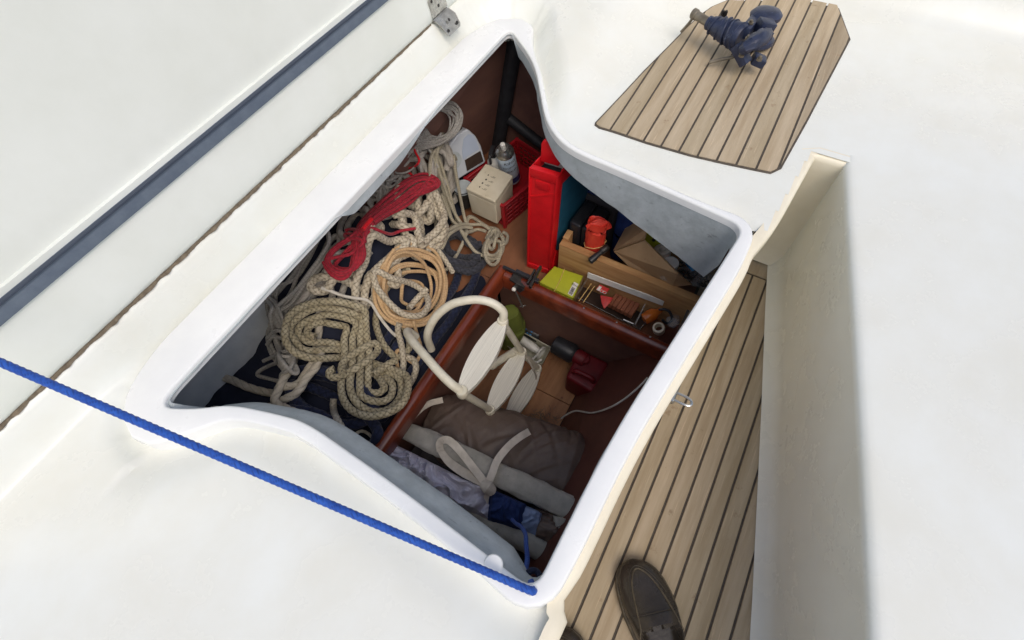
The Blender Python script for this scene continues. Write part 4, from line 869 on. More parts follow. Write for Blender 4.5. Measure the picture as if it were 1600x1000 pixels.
b = MB(); b.lathe(c0+nrm(c1-c0)*.043, [(.008, 0), (.010, .004), (.010, .02), (.0085, .024), (.006, .024), (.006, .012)], axis=c1-c0, seg=16); b.build('socket', M['dark_metal'], t)
# carton
t = thing('open_carton', 'open brown cardboard carton tipped against the aft flange', 'carton', (.87, .12, SZ))
A1, B1, C1_, D1, E1 = P(1008, 375, .15), P(1060, 427, .13), P(960, 392, .055), P(1050, 448, .03), P(984, 416, .03)
F1 = P(1081, 444, .07); Lb, Lt = P(989, 337, .07), P(1014, 354, .17)
b = sheet_mb([A1, C1_, E1, D1, F1, B1], .003); b.build('front_wall', M['cardboard'], t, smooth=False)
b = sheet_mb([A1+(.001, .001, 0), Lt, Lb, C1_+(.001, .001, 0)], .003); b.build('side_wall', M['cardboard'], t, smooth=False)
b = sheet_mb([C1_-(0, 0, .003), Lb-(0, 0, .003), Lb+(.02, -.18, -.02), D1-(0, 0, .003), E1-(0, 0, .003)], .003); b.build('bottom_wall', M['cardboard'], t, smooth=False)
b = sheet_mb([C1_+(0, 0, -.004), E1+(0, 0, -.004), P(998, 424, -.06), P(972, 406, -.06)], .003); b.build('flap', M['cardboard'], t, smooth=False)
t = thing('yellow_packet', 'yellow green printed packet standing inside the open carton', 'packet', P(1020, 375, .08))
b = MB(); b.prism([P(1010, 352, .155), P(1040, 376, .12), P(1022, 388, .09), P(1007, 376, .11)], (.006, .003, -.008)); pk = b.build('packet', M['lime'], t, bevel=.001)
for px, py in ((1012.5, 367.5), (1021, 376)):
    b = MB(); b.lathe(P(px, py, .122), [(.004, 0), (.004, .014), (.002, .015)], seg=8); b.build('dark_stud', M['ink'], t)
c = P(1049, 410, .115); t = thing('jar', 'small clear jar with a white screw lid in the open carton', 'jar', c-(0, 0, .06))
b = MB(); b.lathe(c-(0, 0, .06), [(.017, 0), (.019, .003), (.019, .048)], seg=20); b.build('jar_body', M['clear_plastic'], t)
b = MB(); b.lathe(c-(0, 0, .012), [(.0205, 0), (.0205, .010), (.019, .013), (.0, .0135)], seg=24, closed_ends=False); b.build('jar_lid', M['white_plastic'], t)
c = P(1036, 394, .11); t = thing('roll_of_tape', 'grey white roll of tape beside the white jar lid', 'tape', c-(0, 0, .012))
b = MB(); b.lathe(c-(0, 0, .012), [(.011, 0), (.022, 0), (.022, .02), (.011, .02), (.011, 0)], axis=(.2, .2, 1), seg=24, closed_ends=False); b.build('tape', M['webbing'], t)
c = P(1068, 402, .13); t = thing('blue_pot', 'bright blue plastic pot lying on its side at the carton end', 'pot', c-(0, 0, .03))
av = nrm((.35, .75, .6))
b = MB(); b.lathe(c-av*.02, [(.012, 0), (.024, .004), (.027, .03), (.024, .044), (.0, .046)], axis=np.cross(av, (0, .5, 1)), seg=24, closed_ends=False); b.build('pot_body', M['bottle_blue'], t)
b = MB(); b.lathe(c-av*.02, [(.0285, .022), (.0295, .026), (.0285, .031)], axis=np.cross(av, (0, .5, 1)), seg=24, closed_ends=False); b.build('pot_rim', M['white_plastic'], t)
t = thing('bag_of_shackles', 'clear bag of small dark shackles beside the blue pot', 'bag', P(1080, 430, .03))
b = MB()
for k in range(34):
    c = P(1064+random.uniform(0, 42), 0, 0); px = 1062+random.uniform(0, 44); c = P(px, 417+(px-1062)*.55+random.uniform(-9, 12), .09-.03*(px-1062)/44+random.uniform(-.02, .01))
    a = random.uniform(0, 6.28); u = np.array((math.cos(a), math.sin(a), random.uniform(-.6, .6))); w = nrm(np.cross(u, (random.uniform(-1, 1), .3, 1))); th = np.linspace(0, 4.2, 9); r_ = random.uniform(.004, .0075)
    b.tube(c+r_*(np.cos(th)[:, None]*nrm(u)+np.sin(th)[:, None]*w), .0018, 6)
sh = b.build('shackles', M['dark_metal'], t); tag(sh, kind='stuff')
b, _ = roll_mb([P(1060, 408, .06), P(1080, 424, .055), P(1108, 442, .03)], (.022, .03, .02), 24, 3, .25, (30, 9)); b.build('bag_film', M['clear_plastic'], t)
# lime box, organiser and small things between rail and board
z0 = -.045; q_ = [P(843, 441, z0), P(896, 466, z0), P(911, 431, z0), P(866, 416, z0)]
t = thing('lime_box', 'flat lime green carton with a barcode sticker behind the cross rail', 'box', (q_[0]+q_[2])/2-(0, 0, .07))
b = MB(); b.hexa([p-(0, 0, .072) for p in q_]+q_); b.build('box_body', M['lime'], t, bevel=.0015)
b = MB(); e0, e1 = q_[1], q_[2]; d_ = nrm((e1-e0)); n_o = np.array((-d_[1], d_[0], 0)); n_o = n_o if n_o[1] < 0 else -n_o
b.hexa([p for p in (e0+n_o*.002-(0, 0, .07), e1+n_o*.002-(0, 0, .07), e1+n_o*.0045-(0, 0, .07), e0+n_o*.0045-(0, 0, .07), e0+n_o*.002+(0, 0, .002), e1+n_o*.002+(0, 0, .002), e1+n_o*.0045+(0, 0, .002), e0+n_o*.0045+(0, 0, .002))]); b.build('box_end', M['lime_edge'], t)
s0 = [P(*p, z0+.0006) for p in ((887, 459), (894, 463), (904, 444), (897, 440.5))]; b = MB(); b.prism(s0, (0, 0, .0005)); stk = b.build('sticker', M['paper'], t, smooth=False)
dl = s0[3]-s0[0]; dw = s0[1]-s0[0]; rb_ = random.Random(3); f = .06
while f < .62:
    w_ = rb_.uniform(.012, .04); b = MB(); b.prism([s0[0]+dl*f+dw*.15+(0, 0, .0012), s0[0]+dl*f+dw*.85+(0, 0, .0012), s0[0]+dl*(f+w_)+dw*.85+(0, 0, .0012), s0[0]+dl*(f+w_)+dw*.15+(0, 0, .0012)], (0, 0, .0002)); b.build('bar', M['ink'], stk, smooth=False); f += w_+rb_.uniform(.015, .035)
lettering('lettering', '30mm', .010, s0[0]+dl*.80+dw*.5+(0, 0, .001), dw, dl, M['ink'], stk)
b = MB(); b.tube(spline([P(882, 420, z0+.001), P(874, 440, z0+.002), P(866, 455, z0+.001)], .004), .0009, 5); b.build('string', M['elastic'], t)
z0 = -.06; t = thing('parts_organizer', 'clear plastic parts organiser with a white lid edge and brown slabs inside', 'organiser', P(960, 480, SZ))
q_ = [P(898, 464, SZ+.002), P(1000, 516, SZ+.002), P(1034, 478, SZ+.002), P(917, 436, SZ+.002)]
b = MB(); b.prism(q_, (0, 0, .003)); b.build('tray_floor', M['brown_label'], t, smooth=False)
wl = [P(898, 464, z0), P(1000, 516, z0), P(1036, 477, z0), P(917, 434, z0)]
for i in range(4):
    j = (i+1) % 4; d_ = nrm(q_[j]-q_[i]); nn = np.array((-d_[1], d_[0], 0))*.002; b = MB(); b.prism([q_[i]+nn, q_[j]+nn, wl[j]+nn, wl[i]+nn], nn*.8); b.build('side_wall', M['clear_plastic'], t, smooth=False)
b = MB(); p0, p1 = P(917, 434, -.035), P(1035, 478, -.035); d_ = nrm(p1-p0); nn = np.array((-d_[1], d_[0], 0)); nn = nn if nn[0] > 0 else -nn
b.hexa([p0, p1, p1+nn*.004, p0+nn*.004, p0+(0, 0, .022)+nn*.002, p1+(0, 0, .022)+nn*.002, p1+(0, 0, .022)+nn*.006, p0+(0, 0, .022)+nn*.006]); b.build('lid_edge', M['white_plastic'], t, bevel=.0008, seg=1)
for k in range(6):
    f0 = k/6; f1 = (k+.93)/6; a, c = P(950, 474, -.075), P(988, 493, -.075); d, e = P(966, 452, -.075), P(1004, 470, -.075)
    L_ = lambda p, q, f: p+(q-p)*f
    b = MB(); qq = [L_(a, c, f0), L_(a, c, f1), L_(d, e, f1), L_(d, e, f0)]; b.hexa([p-(0, 0, .02) for p in qq]+[p+(0, 0, random.uniform(-.001, .001)) for p in qq]); b.build('slab', M['terracotta'], t, bevel=.0012, seg=1)
for a, c in (((905, 470), (924, 443)), ((911, 473), (929, 447))):
    b = MB(); b.tube(np.linspace(P(*a, -.055), P(*c, -.055), 4), .0013, 6); b.build('wire_pin', M['elastic'], t)
b = MB(); b.tube(np.linspace(P(974, 499, -.05), P(990, 506, -.05), 4), .002, 6); b.build('wire_pin', M['stainless'], t)
b = MB(); b.tube(np.linspace(P(992, 508, -.058), P(1008, 475, -.058), 4), .0022, 6); b.build('divider', M['clear_plastic'], t)
z1 = -.045; t = thing('red_packet', 'small red and pink card packet lying on the organiser', 'packet', P(940, 465, z1))
b = MB(); b.prism([P(931, 453, z1), P(946, 461, z1), P(952, 453, z1), P(937, 446, z1)], (0, 0, .006)); b.build('packet_body', M['red_card'], t, bevel=.0008)
b = MB(); b.prism([P(931.8, 452.6, z1+.0065), P(936, 454.8, z1+.0065), P(940.5, 448.6, z1+.0065), P(936.6, 446.6, z1+.0065)], (0, 0, .0004)); b.build('white_patch', M['paper'], t, smooth=False)
for px, py in ((940, 455), (944.5, 457)):
    b = MB(); cc = P(px, py, z1+.0068); th = np.linspace(0, 6.283, 14); b.tube(cc+.0042*np.stack([np.cos(th), 1.2*np.sin(th), 0*th], 1), .0007, 5, cap=False); b.build('ring_print', M['paper'], t)
b = MB(); b.prism([P(938, 462, z1-.004), P(958, 466, z1-.004), P(953, 474, z1-.006), P(944, 483, z1-.012), P(940, 474, z1-.008)], (0, 0, .003)); b.build('torn_card', M['red_card'], t, bevel=.0005, seg=1)
# brown jar, shackle ring and black strap at the rail end
c = P(1015, 494, -.055); t = thing('amber_bottle', 'small amber glass bottle lying at the end of the cross rail', 'bottle', c-(0, 0, .02))
b = MB(); b.lathe(c-np.array((.02, -.012, 0)), [(.004, 0), (.016, .003), (.018, .012), (.018, .034), (.012, .044), (.008, .05), (.008, .058)], axis=(.75, -.55, .25), seg=24); b.build('bottle_body', M['amber'], t)
c = P(1031, 513, -.045); t = thing('ring_fitting', 'thick white plastic ring beside the amber bottle', 'ring', c-(0, 0, .012)); th = np.linspace(0, 6.283, 30)
b = MB(); b.lathe(c-(0, 0, .01), [(.0095, 0), (.0165, 0), (.0175, .008), (.016, .018), (.0105, .02), (.0095, .012), (.0095, 0)], axis=(-.2, .25, 1), seg=28, closed_ends=False); b.build('ring', M['clear_plastic'] if False else M['cream_plastic'], t)
t = thing('black_strap', 'black rubber strap looped behind the amber bottle', 'strap', P(1040, 497, SZ))
b = MB(); b.tube(spline([P(1024, 488, -.05), P(1034, 483, -.03), P(1046, 487, -.03), P(1050, 499, -.05), P(1042, 505, -.06), P(1035, 500, -.05)], .003), .004, 8); b.build('strap', M['black_rubber'], t)
t = thing('foil_packet', 'crumpled clear packet in the corner by the locker front', 'packet', P(1050, 502, SZ))
b, _ = roll_mb([P(1046, 510, -.07), P(1052, 502, -.06), P(1058, 494, -.06)], (.012, .018, .01), 18, 6, .3, (40, 9)); b.build('film', M['clear_plastic'], t)
# clamp on the rail corner
t = thing('bench_clamp', 'black metal clamp with a screw hooked over the rail corner', 'clamp', P(812, 445, .0))
def bar(px0, px1, z0, z1, w, h, name, m='dark_metal'):
    a, c = P(*px0, z0), P(*px1, z1); u = nrm(c-a); n = nrm(np.cross((0, 0, 1), u)); b = MB(); b.box((a+c)/2, (np.linalg.norm(c-a), w, h), ax=(u, n, np.cross(u, n))); return b.build(name, M[m], t, bevel=.001, seg=1)
bar((786, 417), (826, 435), .008, .008, .008, .01, 'clamp_arm', 'black_plastic'); bar((806, 424), (842, 440), .014, .012, .012, .012, 'clamp_arm', 'black_plastic')
bar((845, 417), (828, 449), .016, .014, .008, .014, 'jaw'); bar((836, 422), (824, 444), .026, .022, .006, .012, 'jaw'); bar((799, 432), (822, 446), .004, -.01, .026, .008, 'clamp_plate', 'dark_metal')
bar((806, 442), (818, 452), -.015, -.03, .02, .03, 'clamp_body', 'black_plastic')
b = MB(); a, c = P(804, 452, -.04), P(817, 480, -.1); b.tube(np.linspace(a, c, 8), .003, 8); b.build('screw_rod', M['stainless'], t)
b = MB(); cc = P(803, 452, -.03); b.lathe(cc-(0, 0, .007), [(.001, 0), (.005, .002), (.007, .007), (.005, .012), (.001, .014)], seg=14); b.build('ball_knob', M['paper'], t)
bar((812, 479), (822, 477), -.1, -.1, .004, .004, 'tommy_bar', 'stainless')
# ------------------------------------------------------------------ things in the well
t = thing('lime_bag', 'dull lime green fabric bag in the dark corner below the clamp', 'bag', (.63, .43, FZ))
b, _ = roll_mb([(.645, .455, FZ+.02), (.655, .445, -.30), (.655, .445, -.19)], (.045, .05, .028), 30, 9, .12, (8, 4)); b.build('bag_body', M['lime_bag'], t)
z0 = -.345; TR_ = [P(781, 534, z0), P(846, 572, z0), P(874, 516, z0), P(818, 488, z0)]
t = thing('plastic_tray', 'off white plastic tray with odds and ends on the well floor', 'tray', (sum(TR_)/4)*np.array((1, 1, 0))+(0, 0, FZ))
fl_ = fillet([(*p[:2], .02) for p in TR_]); cc2 = fl_.mean(0)
prf = [(.86, FZ+.001), (.88, FZ+.003), (.965, z0-.003), (.975, z0), (1.0, z0+.001), (1.005, z0-.002), (.995, z0-.005), (.98, z0-.004), (.90, FZ+.001)]
b = MB(); G = np.stack([np.concatenate([cc2+(fl_-cc2)*k, np.full((len(fl_), 1), z)], 1) for k, z in prf]); b.grid(G, closed=True); b.f.append(tuple(range(len(fl_)))); b.build('tray_shell', M['tray'], t, angle=50)
pa, pb = P(800, 512, z0-.01), P(861, 546, z0-.01); b = MB(); d_ = nrm(pb-pa); nn = np.array((-d_[1], d_[0], 0)); b.box((pa+pb)/2, (np.linalg.norm(pb-pa), .003, .03), ax=(d_, nn, (0, 0, 1))); b.build('partition', M['tray'], t)
ca0, ca1 = P(806, 506, -.355), P(843, 524, -.355); t2 = thing('dark_tin', 'black tin with pale blue print lying in the off white tray', 'tin', ca0-(0, 0, .03)); d_ = nrm(ca1-ca0)
b = MB(); b.lathe(ca0-d_*.01, [(.026, 0), (.028, .003), (.028, np.linalg.norm(ca1-ca0)+.012), (.026, np.linalg.norm(ca1-ca0)+.015)], axis=d_, seg=26); b.build('tin_body', M['black_plastic'], t2)
nn = nrm(np.cross((0, 0, 1), d_)); upv = nrm(np.array((0, 0, CAM_H))-ca0); upv = nrm(upv-d_*upv.dot(d_)); sv = np.cross(upv, d_)
for r_ in range(3):
    for k in range(6):
        if random.random() < .25: continue
        hh = random.uniform(.004, .012); c_ = ca0+d_*(.012+.012*k)+upv*.0282*math.cos((r_-1)*.42)+sv*.0282*math.sin((r_-1)*.42); b = MB(); nl = nrm(upv*math.cos((r_-1)*.42)+sv*math.sin((r_-1)*.42))
        b.box(c_, (.007, hh*.6, .0006), ax=(d_, np.cross(nl, d_), nl)); b.build('print', M['bottle_blue'] if r_ < 2 else M['red_card'], t2, smooth=False)
t2 = thing('pipe_fitting', 'white plastic pipe fitting with a flared end in the tray', 'pipe fitting', P(830, 545, -.36)); a, c = P(812, 528, -.345), P(845, 551, -.345); d_ = nrm(c-a); L_ = np.linalg.norm(c-a)
b = MB(); b.lathe(a, [(.013, 0), (.015, .002), (.015, L_*.72), (.012, L_*.76), (.012, L_*.9)], axis=d_, seg=20); b.build('pipe', M['white_plastic'], t2)
b = MB(); b.lathe(a+d_*L_*.9, [(.012, 0), (.024, .006), (.026, .012), (.022, .013), (.010, .006)], axis=d_, seg=20, closed_ends=False); b.build('flare', M['white_plastic'], t2)
b = MB(); b.tube(spline([P(838, 556, -.34), P(832, 562, -.33), P(838, 566, -.34), P(846, 562, -.34)], .003), .004, 8); b.build('clip', M['white_plastic'], t2)
# red jerrycan and black can under the cross rail
t = thing('jerrycan', 'dark red jerrycan under the cross rail', 'jerrycan', (.66, .12, FZ))
b = MB(); b.hexa([(x, y, z) for z in (FZ+.001, -.285) for x, y in ((.575, .20), (.565, .10), (.685, .095), (.688, .205))]); b.build('can_body', M['dark_red'], t, bevel=.014, seg=3)
b = MB(); b.tube(spline([(.60, .185, -.288), (.60, .18, -.268), (.60, .15, -.264), (.60, .12, -.268), (.60, .115, -.288)], .005), .008, 10); b.build('grip', M['dark_red'], t)
b = MB(); b.lathe((.655, .17, -.287), [(.016, 0), (.016, .014), (.013, .017)], seg=18); b.build('cap', M['dark_red'], t)
t = thing('black_flask', 'black flask with a dark red cap lying beside the jerrycan', 'flask', (.65, .24, FZ))
b = MB(); b.lathe((.672, .285, -.30), [(.03, 0), (.034, .004), (.034, .07), (.022, .085)], axis=(-.15, -1, .1), seg=24); b.build('flask_body', M['black_plastic'], t)
b = MB(); b.lathe((.660, .205, -.29), [(.022, 0), (.026, .003), (.026, .035), (.022, .04)], axis=(-.15, -1, .1), seg=24); b.build('flask_cap', M['dark_red'], t)
# ladder
t = thing('swim_ladder', 'white folding swim ladder hooked over the rail with three slatted steps', 'ladder', (.4, .33, FZ))
TR1 = (np.array((.482, .352, .10)), np.array((.274, .343, .10))); TR2 = (np.array((.532, .332, -.15)), np.array((.330, .325, -.15))); TR3 = (np.array((.580, .304, -.34)), np.array((.378, .306, -.34)))
def lens(c0, c1, w, th_, name):
    d = nrm(c1-c0); L = np.linalg.norm(c1-c0); n = np.cross((0, 0, 1), d); pts = []
    k = 17
    for i in range(k): s_ = i/(k-1); pts.append(c0+d*L*s_+n*w*(.36+.64*math.sin(math.pi*s_)**.75))
    for i in range(k): s_ = 1-i/(k-1); pts.append(c0+d*L*s_-n*w*(.36+.64*math.sin(math.pi*s_)**.75))
    b = MB(); b.prism(pts, (0, 0, -th_)); o = b.build(name, M['tread'], t, smooth=False)
    return o
for (a, c), nm in ((TR1, 'tread'), (TR2, 'tread'), (TR3, 'tread')): lens(a, c, .030, .016, nm)
lw = M['ladder_white']
hoop1 = [TR1[0]+(0, 0, -.004), P(786, 487, .125), P(770, 474, .145), P(748, 468.5, .15), P(725, 470, .148), P(703, 477, .135), P(684, 492, .11), P(672, 510, .075), P(668, 528, .03), P(674, 546, -.02)]
hoop2 = [TR1[1]+(0, 0, -.004), P(704, 599, .115), P(685, 580, .12), P(665, 557, .115), P(647, 536, .095), P(637, 522, .07), P(638, 518, .045), P(650, 526, .01)]
for hp_ in (hoop1, hoop2):
    b = MB(); b.tube(spline(hp_, .005), .0108, 16); b.build('hook_tube', lw, t)
for (a, c) in ((TR1[0], TR2[0]), (TR1[1], TR2[1]), (TR2[0], TR3[0]), (TR2[1], TR3[1])):
    b = MB(); b.tube(np.linspace(a-(0, 0, .012), c, 6), .0095, 14); b.build('upright', M['ladder_white'], t)
for p in (TR1[0], TR1[1], TR2[0], TR2[1], TR3[0], TR3[1]):
    b = MB(); b.lathe(p-(0, 0, .02), [(.0135, 0), (.0145, .004), (.0145, .022), (.0125, .026)], seg=20); b.build('joint', lw, t)
a, c = P(806, 548, -.13), P(772, 569, -.20); b = MB(); b.tube(np.linspace(a, c, 6), .012, 14); b.lathe(c, [(.0135, 0), (.0135, .014)], axis=c-a, seg=14); b.build('stub_tube', lw, t)
b = MB(); b.tube(spline([P(818, 548, -.16), P(832, 575, -.25), P(838, 590, -.33), P(835, 610, -.385)], .005), .003, 6); b.build('lanyard', M['webbing'], t)
b = MB()
for k in range(60):
    c = P(845+random.gauss(0, 14), 652+random.gauss(0, 6), FZ+.002); a = random.uniform(0, 6.28); d_ = np.array((math.cos(a), math.sin(a), 0))*random.uniform(.006, .016); b.tube(np.array([c-d_, c+(0, 0, .002), c+d_]), .0006, 4)
o = b.build('dry_grass', M['dirt'], None); tag(o, kind='stuff')
# ------------------------------------------------------------------ covers and cloth at the forward end of the well
gx = np.arange(-.20, .26, .012); gy = np.arange(.012, .478, .012); AX, AY = np.meshgrid(gx, gy, indexing='ij'); pp = np.stack([AX.ravel()*5, AY.ravel()*5, 0*AX.ravel()], 1)
hz = -.19+.03*fbm(pp, 4, 12).reshape(AX.shape)-.16*ss((AX-.16)/.1)
b = MB(); b.grid(np.stack([AX, AY, hz], -1)); o = b.build('folded_tarpaulin', M['charcoal_cloth'], None, angle=80); tag(o, 'charcoal cloth bundled lowest under the covers at the forward end', 'cloth')
t = thing('canvas_cover', 'brown canvas cover rolled up with its grey edging and tied with webbing', 'cover', (.25, .3, FZ))
ax_ = [(.232, .475, -.25), (.245, .40, -.245), (.262, .28, -.24), (.278, .16, -.235), (.292, .065, -.235), (.297, .035, -.235)]
c = spline(ax_, .003); n = len(c); sd = 160; th = np.arange(sd)/sd*6.2832; Ls = np.linspace(0, 1, n); A_, T_h = np.meshgrid(Ls*.45, th, indexing='ij')
ex = 2.5; cs, sn = np.cos(T_h), np.sin(T_h); sup = (np.abs(cs)**ex+np.abs(sn)**ex)**(-1/ex)
wr = 1-np.abs(np.sin(16*A_+2.2*T_h+1.2*np.sin(9*A_+T_h*2))); wr2 = fbm(np.stack([A_*9+.8*cs, cs*1.2, sn*1.2], -1).reshape(-1, 3), 4, 21).reshape(A_.shape); wr3 = 1-np.abs(fbm(np.stack([A_*14-2*T_h*.25, cs*.9+A_*6, sn*.9], -1).reshape(-1, 3), 3, 33).reshape(A_.shape))
cr = np.zeros_like(A_); rc = np.random.default_rng(77)
for k in range(70):
    a0 = rc.uniform(0, .44); t0 = rc.uniform(-.3, 3.4); ang = rc.choice([-.75, .6, -1.0, .85])+rc.uniform(-.25, .25); ln = rc.uniform(.03, .085); wd_ = rc.uniform(.0035, .008)
    dx_ = A_-a0; dy_ = (np.angle(np.exp(1j*(T_h-t0))))*.108; al = dx_*math.cos(ang)+dy_*math.sin(ang); ac = -dx_*math.sin(ang)+dy_*math.cos(ang)+.12*al*al/ln
    cr += rc.uniform(.4, 1)*np.exp(-(ac/wd_)**2)*np.exp(-(al/ln)**2)*rc.choice([1, 1, -.8])
rr = np.interp(Ls, [0, .06, .2, .8, .95, 1], [.088, .100, .107, .116, .116, .104])[:, None]*sup*(1+.014*wr2+.012*(wr3**4-.3)+.06*np.tanh(cr))
tt = np.gradient(c, axis=0); tt /= np.linalg.norm(tt, axis=1)[:, None]; s_ = np.cross(tt, (0, 0, 1.)); s_ /= np.linalg.norm(s_, axis=1)[:, None]; u_ = np.cross(s_, tt)
G = c[:, None]+rr[..., None]*(cs[..., None]*s_[:, None]+.86*sn[..., None]*u_[:, None]); b = MB(); b.grid(G, closed=True)
e = G[-1]; ce = c[-1]; b0 = b.n; kz = fbm(np.stack([cs[-1]*2, sn[-1]*2, 0*th], 1), 3, 3)
b.grid(np.stack([e, ce+(e-ce)*.93+(.002, -.012, 0), ce+(e-ce)*.8+(.003, -.012, 0)+kz[:, None]*np.array((0, .006, 0)), ce+(e-ce)*.5+(0, -.004, 0)+kz[:, None]*np.array((0, .01, 0)), ce+(e-ce)*.05]), closed=True)
cover = b.build('rolled_canvas', M['brown_canvas'], t, angle=85)
b, _ = roll_mb([P(620, 668, -.12), P(660, 684, -.105), P(712, 708, -.10), P(768, 737, -.095), P(830, 765, -.09), P(897, 797, -.085)], (.021, .027, .029, .029, .030, .028), 30, 14, .10, (14, 4), squash=.5); b.build('edge_tube', M['grey_canvas'], t)
def ribbon(path, w, m, name, parent, side=None, th_=.0016, tw=None):
    c = spline(path, .004); t_ = np.gradient(c, axis=0); t_ /= np.linalg.norm(t_, axis=1)[:, None]; n = len(c)
    vw = np.array((0, 0, CAM_H))-c; vw /= np.linalg.norm(vw, axis=1)[:, None]
    if side is not None: vw = vw+np.asarray(side)
    if tw is not None: vw = vw+np.sin(np.linspace(0, tw, n))[:, None]*np.array((.6, .3, 0))
    s_ = np.cross(t_, vw); s_ /= np.linalg.norm(s_, axis=1)[:, None]; nn = np.cross(s_, t_); ww = np.broadcast_to(w, (n,)) if np.ndim(w) == 0 else np.interp(np.linspace(0, 1, n), np.linspace(0, 1, len(w)), w)
    h = ww[:, None]/2
    G = np.stack([c-s_*h-nn*th_/2, c-s_*h*.97+nn*th_/2, c+nn*th_*.2, c+s_*h*.97+nn*th_/2, c+s_*h-nn*th_/2, c-nn*th_*.6], 1); b = MB(); b.grid(G, closed=True); b.f.append(tuple(range(6))); b.f.append(tuple((n-1)*6+i for i in range(6))); return b.build(name, m, parent, angle=40)
wb = M['webbing']; zr = -.085
rib = lambda pts, w, nm='tie': ribbon([P(*p) for p in pts], w, wb, nm, t)
rib([(762, 758, -.06), (768, 742, -.055), (778, 718, -.06), (795, 697, -.075), (812, 683, -.095), (827, 674, -.12)], .019)
rib([(759, 756, -.055), (748, 742, -.045), (728, 716, -.03), (710, 695, -.025), (697, 687, -.03), (687, 692, -.045), (688, 705, -.06)], .019)
rib([(688, 703, -.062), (698, 718, -.065), (715, 732, -.062), (738, 746, -.055), (757, 757, -.055)], (.017, .021, .022, .015))
rib([(762, 764, -.06), (760, 778, -.08), (756, 794, -.1), (754, 806, -.12)], (.012, .013, .013, .012)); rib([(764, 764, -.062), (766, 780, -.09), (762, 798, -.11)], .009)
b, _ = roll_mb([P(754, 756, -.055), P(762, 761, -.05), P(770, 768, -.062)], (.010, .0155, .012), 22, 15, .25, (50, 6)); b.build('knot', wb, t)
rib([(692, 625, -.15), (672, 630, -.14), (655, 641, -.125), (642, 656, -.115), (632, 672, -.11)], .017)
# pale lavender cloth
def patch(c4, nu, nv, amp, bulge, seed, fr=7, ridge=1.0):
    u, v = np.meshgrid(np.linspace(0, 1, nu), np.linspace(0, 1, nv), indexing='ij'); a, bq, cq, dq = [np.asarray(k, float) for k in c4]
    p = a*((1-u)*(1-v))[..., None]+bq*(u*(1-v))[..., None]+cq*(u*v)[..., None]+dq*((1-u)*v)[..., None]
    q = p.reshape(-1, 3)*fr; q = q+.35*np.stack([fbm(q*.7, 2, seed+1), fbm(q*.7, 2, seed+2), 0*q[:, 0]], 1)
    r_ = np.clip(1-np.abs(fbm(q, 3, seed)), 0, 1); w = (ridge*(r_**2.2)+.5*fbm(q*1.9, 4, seed+5)).reshape(nu, nv)
    ed = np.minimum(1, 8*np.minimum(np.minimum(u, 1-u), np.minimum(v, 1-v))); p[..., 2] += amp*w*ed**.5+bulge*np.sin(np.pi*u)*np.sin(np.pi*v)-.02*(1-ed)
    return p
b = MB(); b.grid(patch([P(600, 684, -.085), P(768, 768, -.075), P(772, 815, -.085), P(590, 735, -.10)], 160, 80, .026, .024, 41, 9)); o = b.build('crumpled_cloth', M['lavender_cloth'], None, angle=85); tag(o, 'crumpled pale lavender cloth tucked between the brown cover and the forward lip', 'cloth')
b, _ = roll_mb([P(712, 795, -.15), P(745, 806, -.135), P(785, 824, -.12), P(830, 846, -.12), P(888, 882, -.115)], (.026, .030, .031, .031, .03), 26, 17, .05, (10, 3)); o = b.build('canvas_tube', M['grey_canvas'], None, angle=80); tag(o, 'grey stitched canvas tube lying nearest the forward lip', 'canvas tube')
b = MB(); b.grid(patch([P(764, 760, -.062), P(822, 786, -.062), P(818, 832, -.08), P(760, 812, -.08)], 60, 40, .012, .012, 51, 10)); o = b.build('navy_cloth', M['navy_cloth'], None, angle=85); tag(o, 'smooth navy cloth bundle between the two grey canvas tubes', 'cloth')
b = MB(); b.grid(patch([P(808, 782, -.08), P(850, 800, -.08), P(842, 846, -.095), P(806, 828, -.095)], 40, 30, .008, .012, 61, 8)); o = b.build('pale_blue_cloth', M['can_blue_cloth'], None, angle=85); tag(o, 'pale blue cloth fold next to the navy cloth bundle', 'cloth')
b = MB(); b.grid(patch([P(836, 792, -.09), P(915, 815, -.09), P(895, 872, -.10), P(830, 842, -.10)], 50, 40, .012, .01, 71, 10)); o = b.build('brown_cloth', M['brown_canvas'], None, angle=85); tag(o, 'dark brown cloth fold at the inboard end between the grey tubes', 'cloth')
b = MB(); b.grid(patch([P(860, 802, -.07), P(902, 812, -.07), P(894, 840, -.08), P(866, 826, -.08)], 30, 24, .006, .006, 81, 10)); o = b.build('pale_cloth', M['grey_canvas'], None, angle=85); tag(o, 'pale grey cloth corner under the upper canvas tube by the locker front', 'cloth')
# dark bag against the hull side
t = thing('dark_bag', 'dark navy bag wedged against the hull below the outboard lip', 'bag', (.52, .9, SZ))
b, _ = roll_mb([(.40, .93, -.04), (.50, .94, .02), (.62, .92, .02), (.70, .90, -.03)], (.05, .07, .07, .05), 26, 19, .1, (8, 3)); b.build('bag_body', M['navy_cloth_dark'], t)
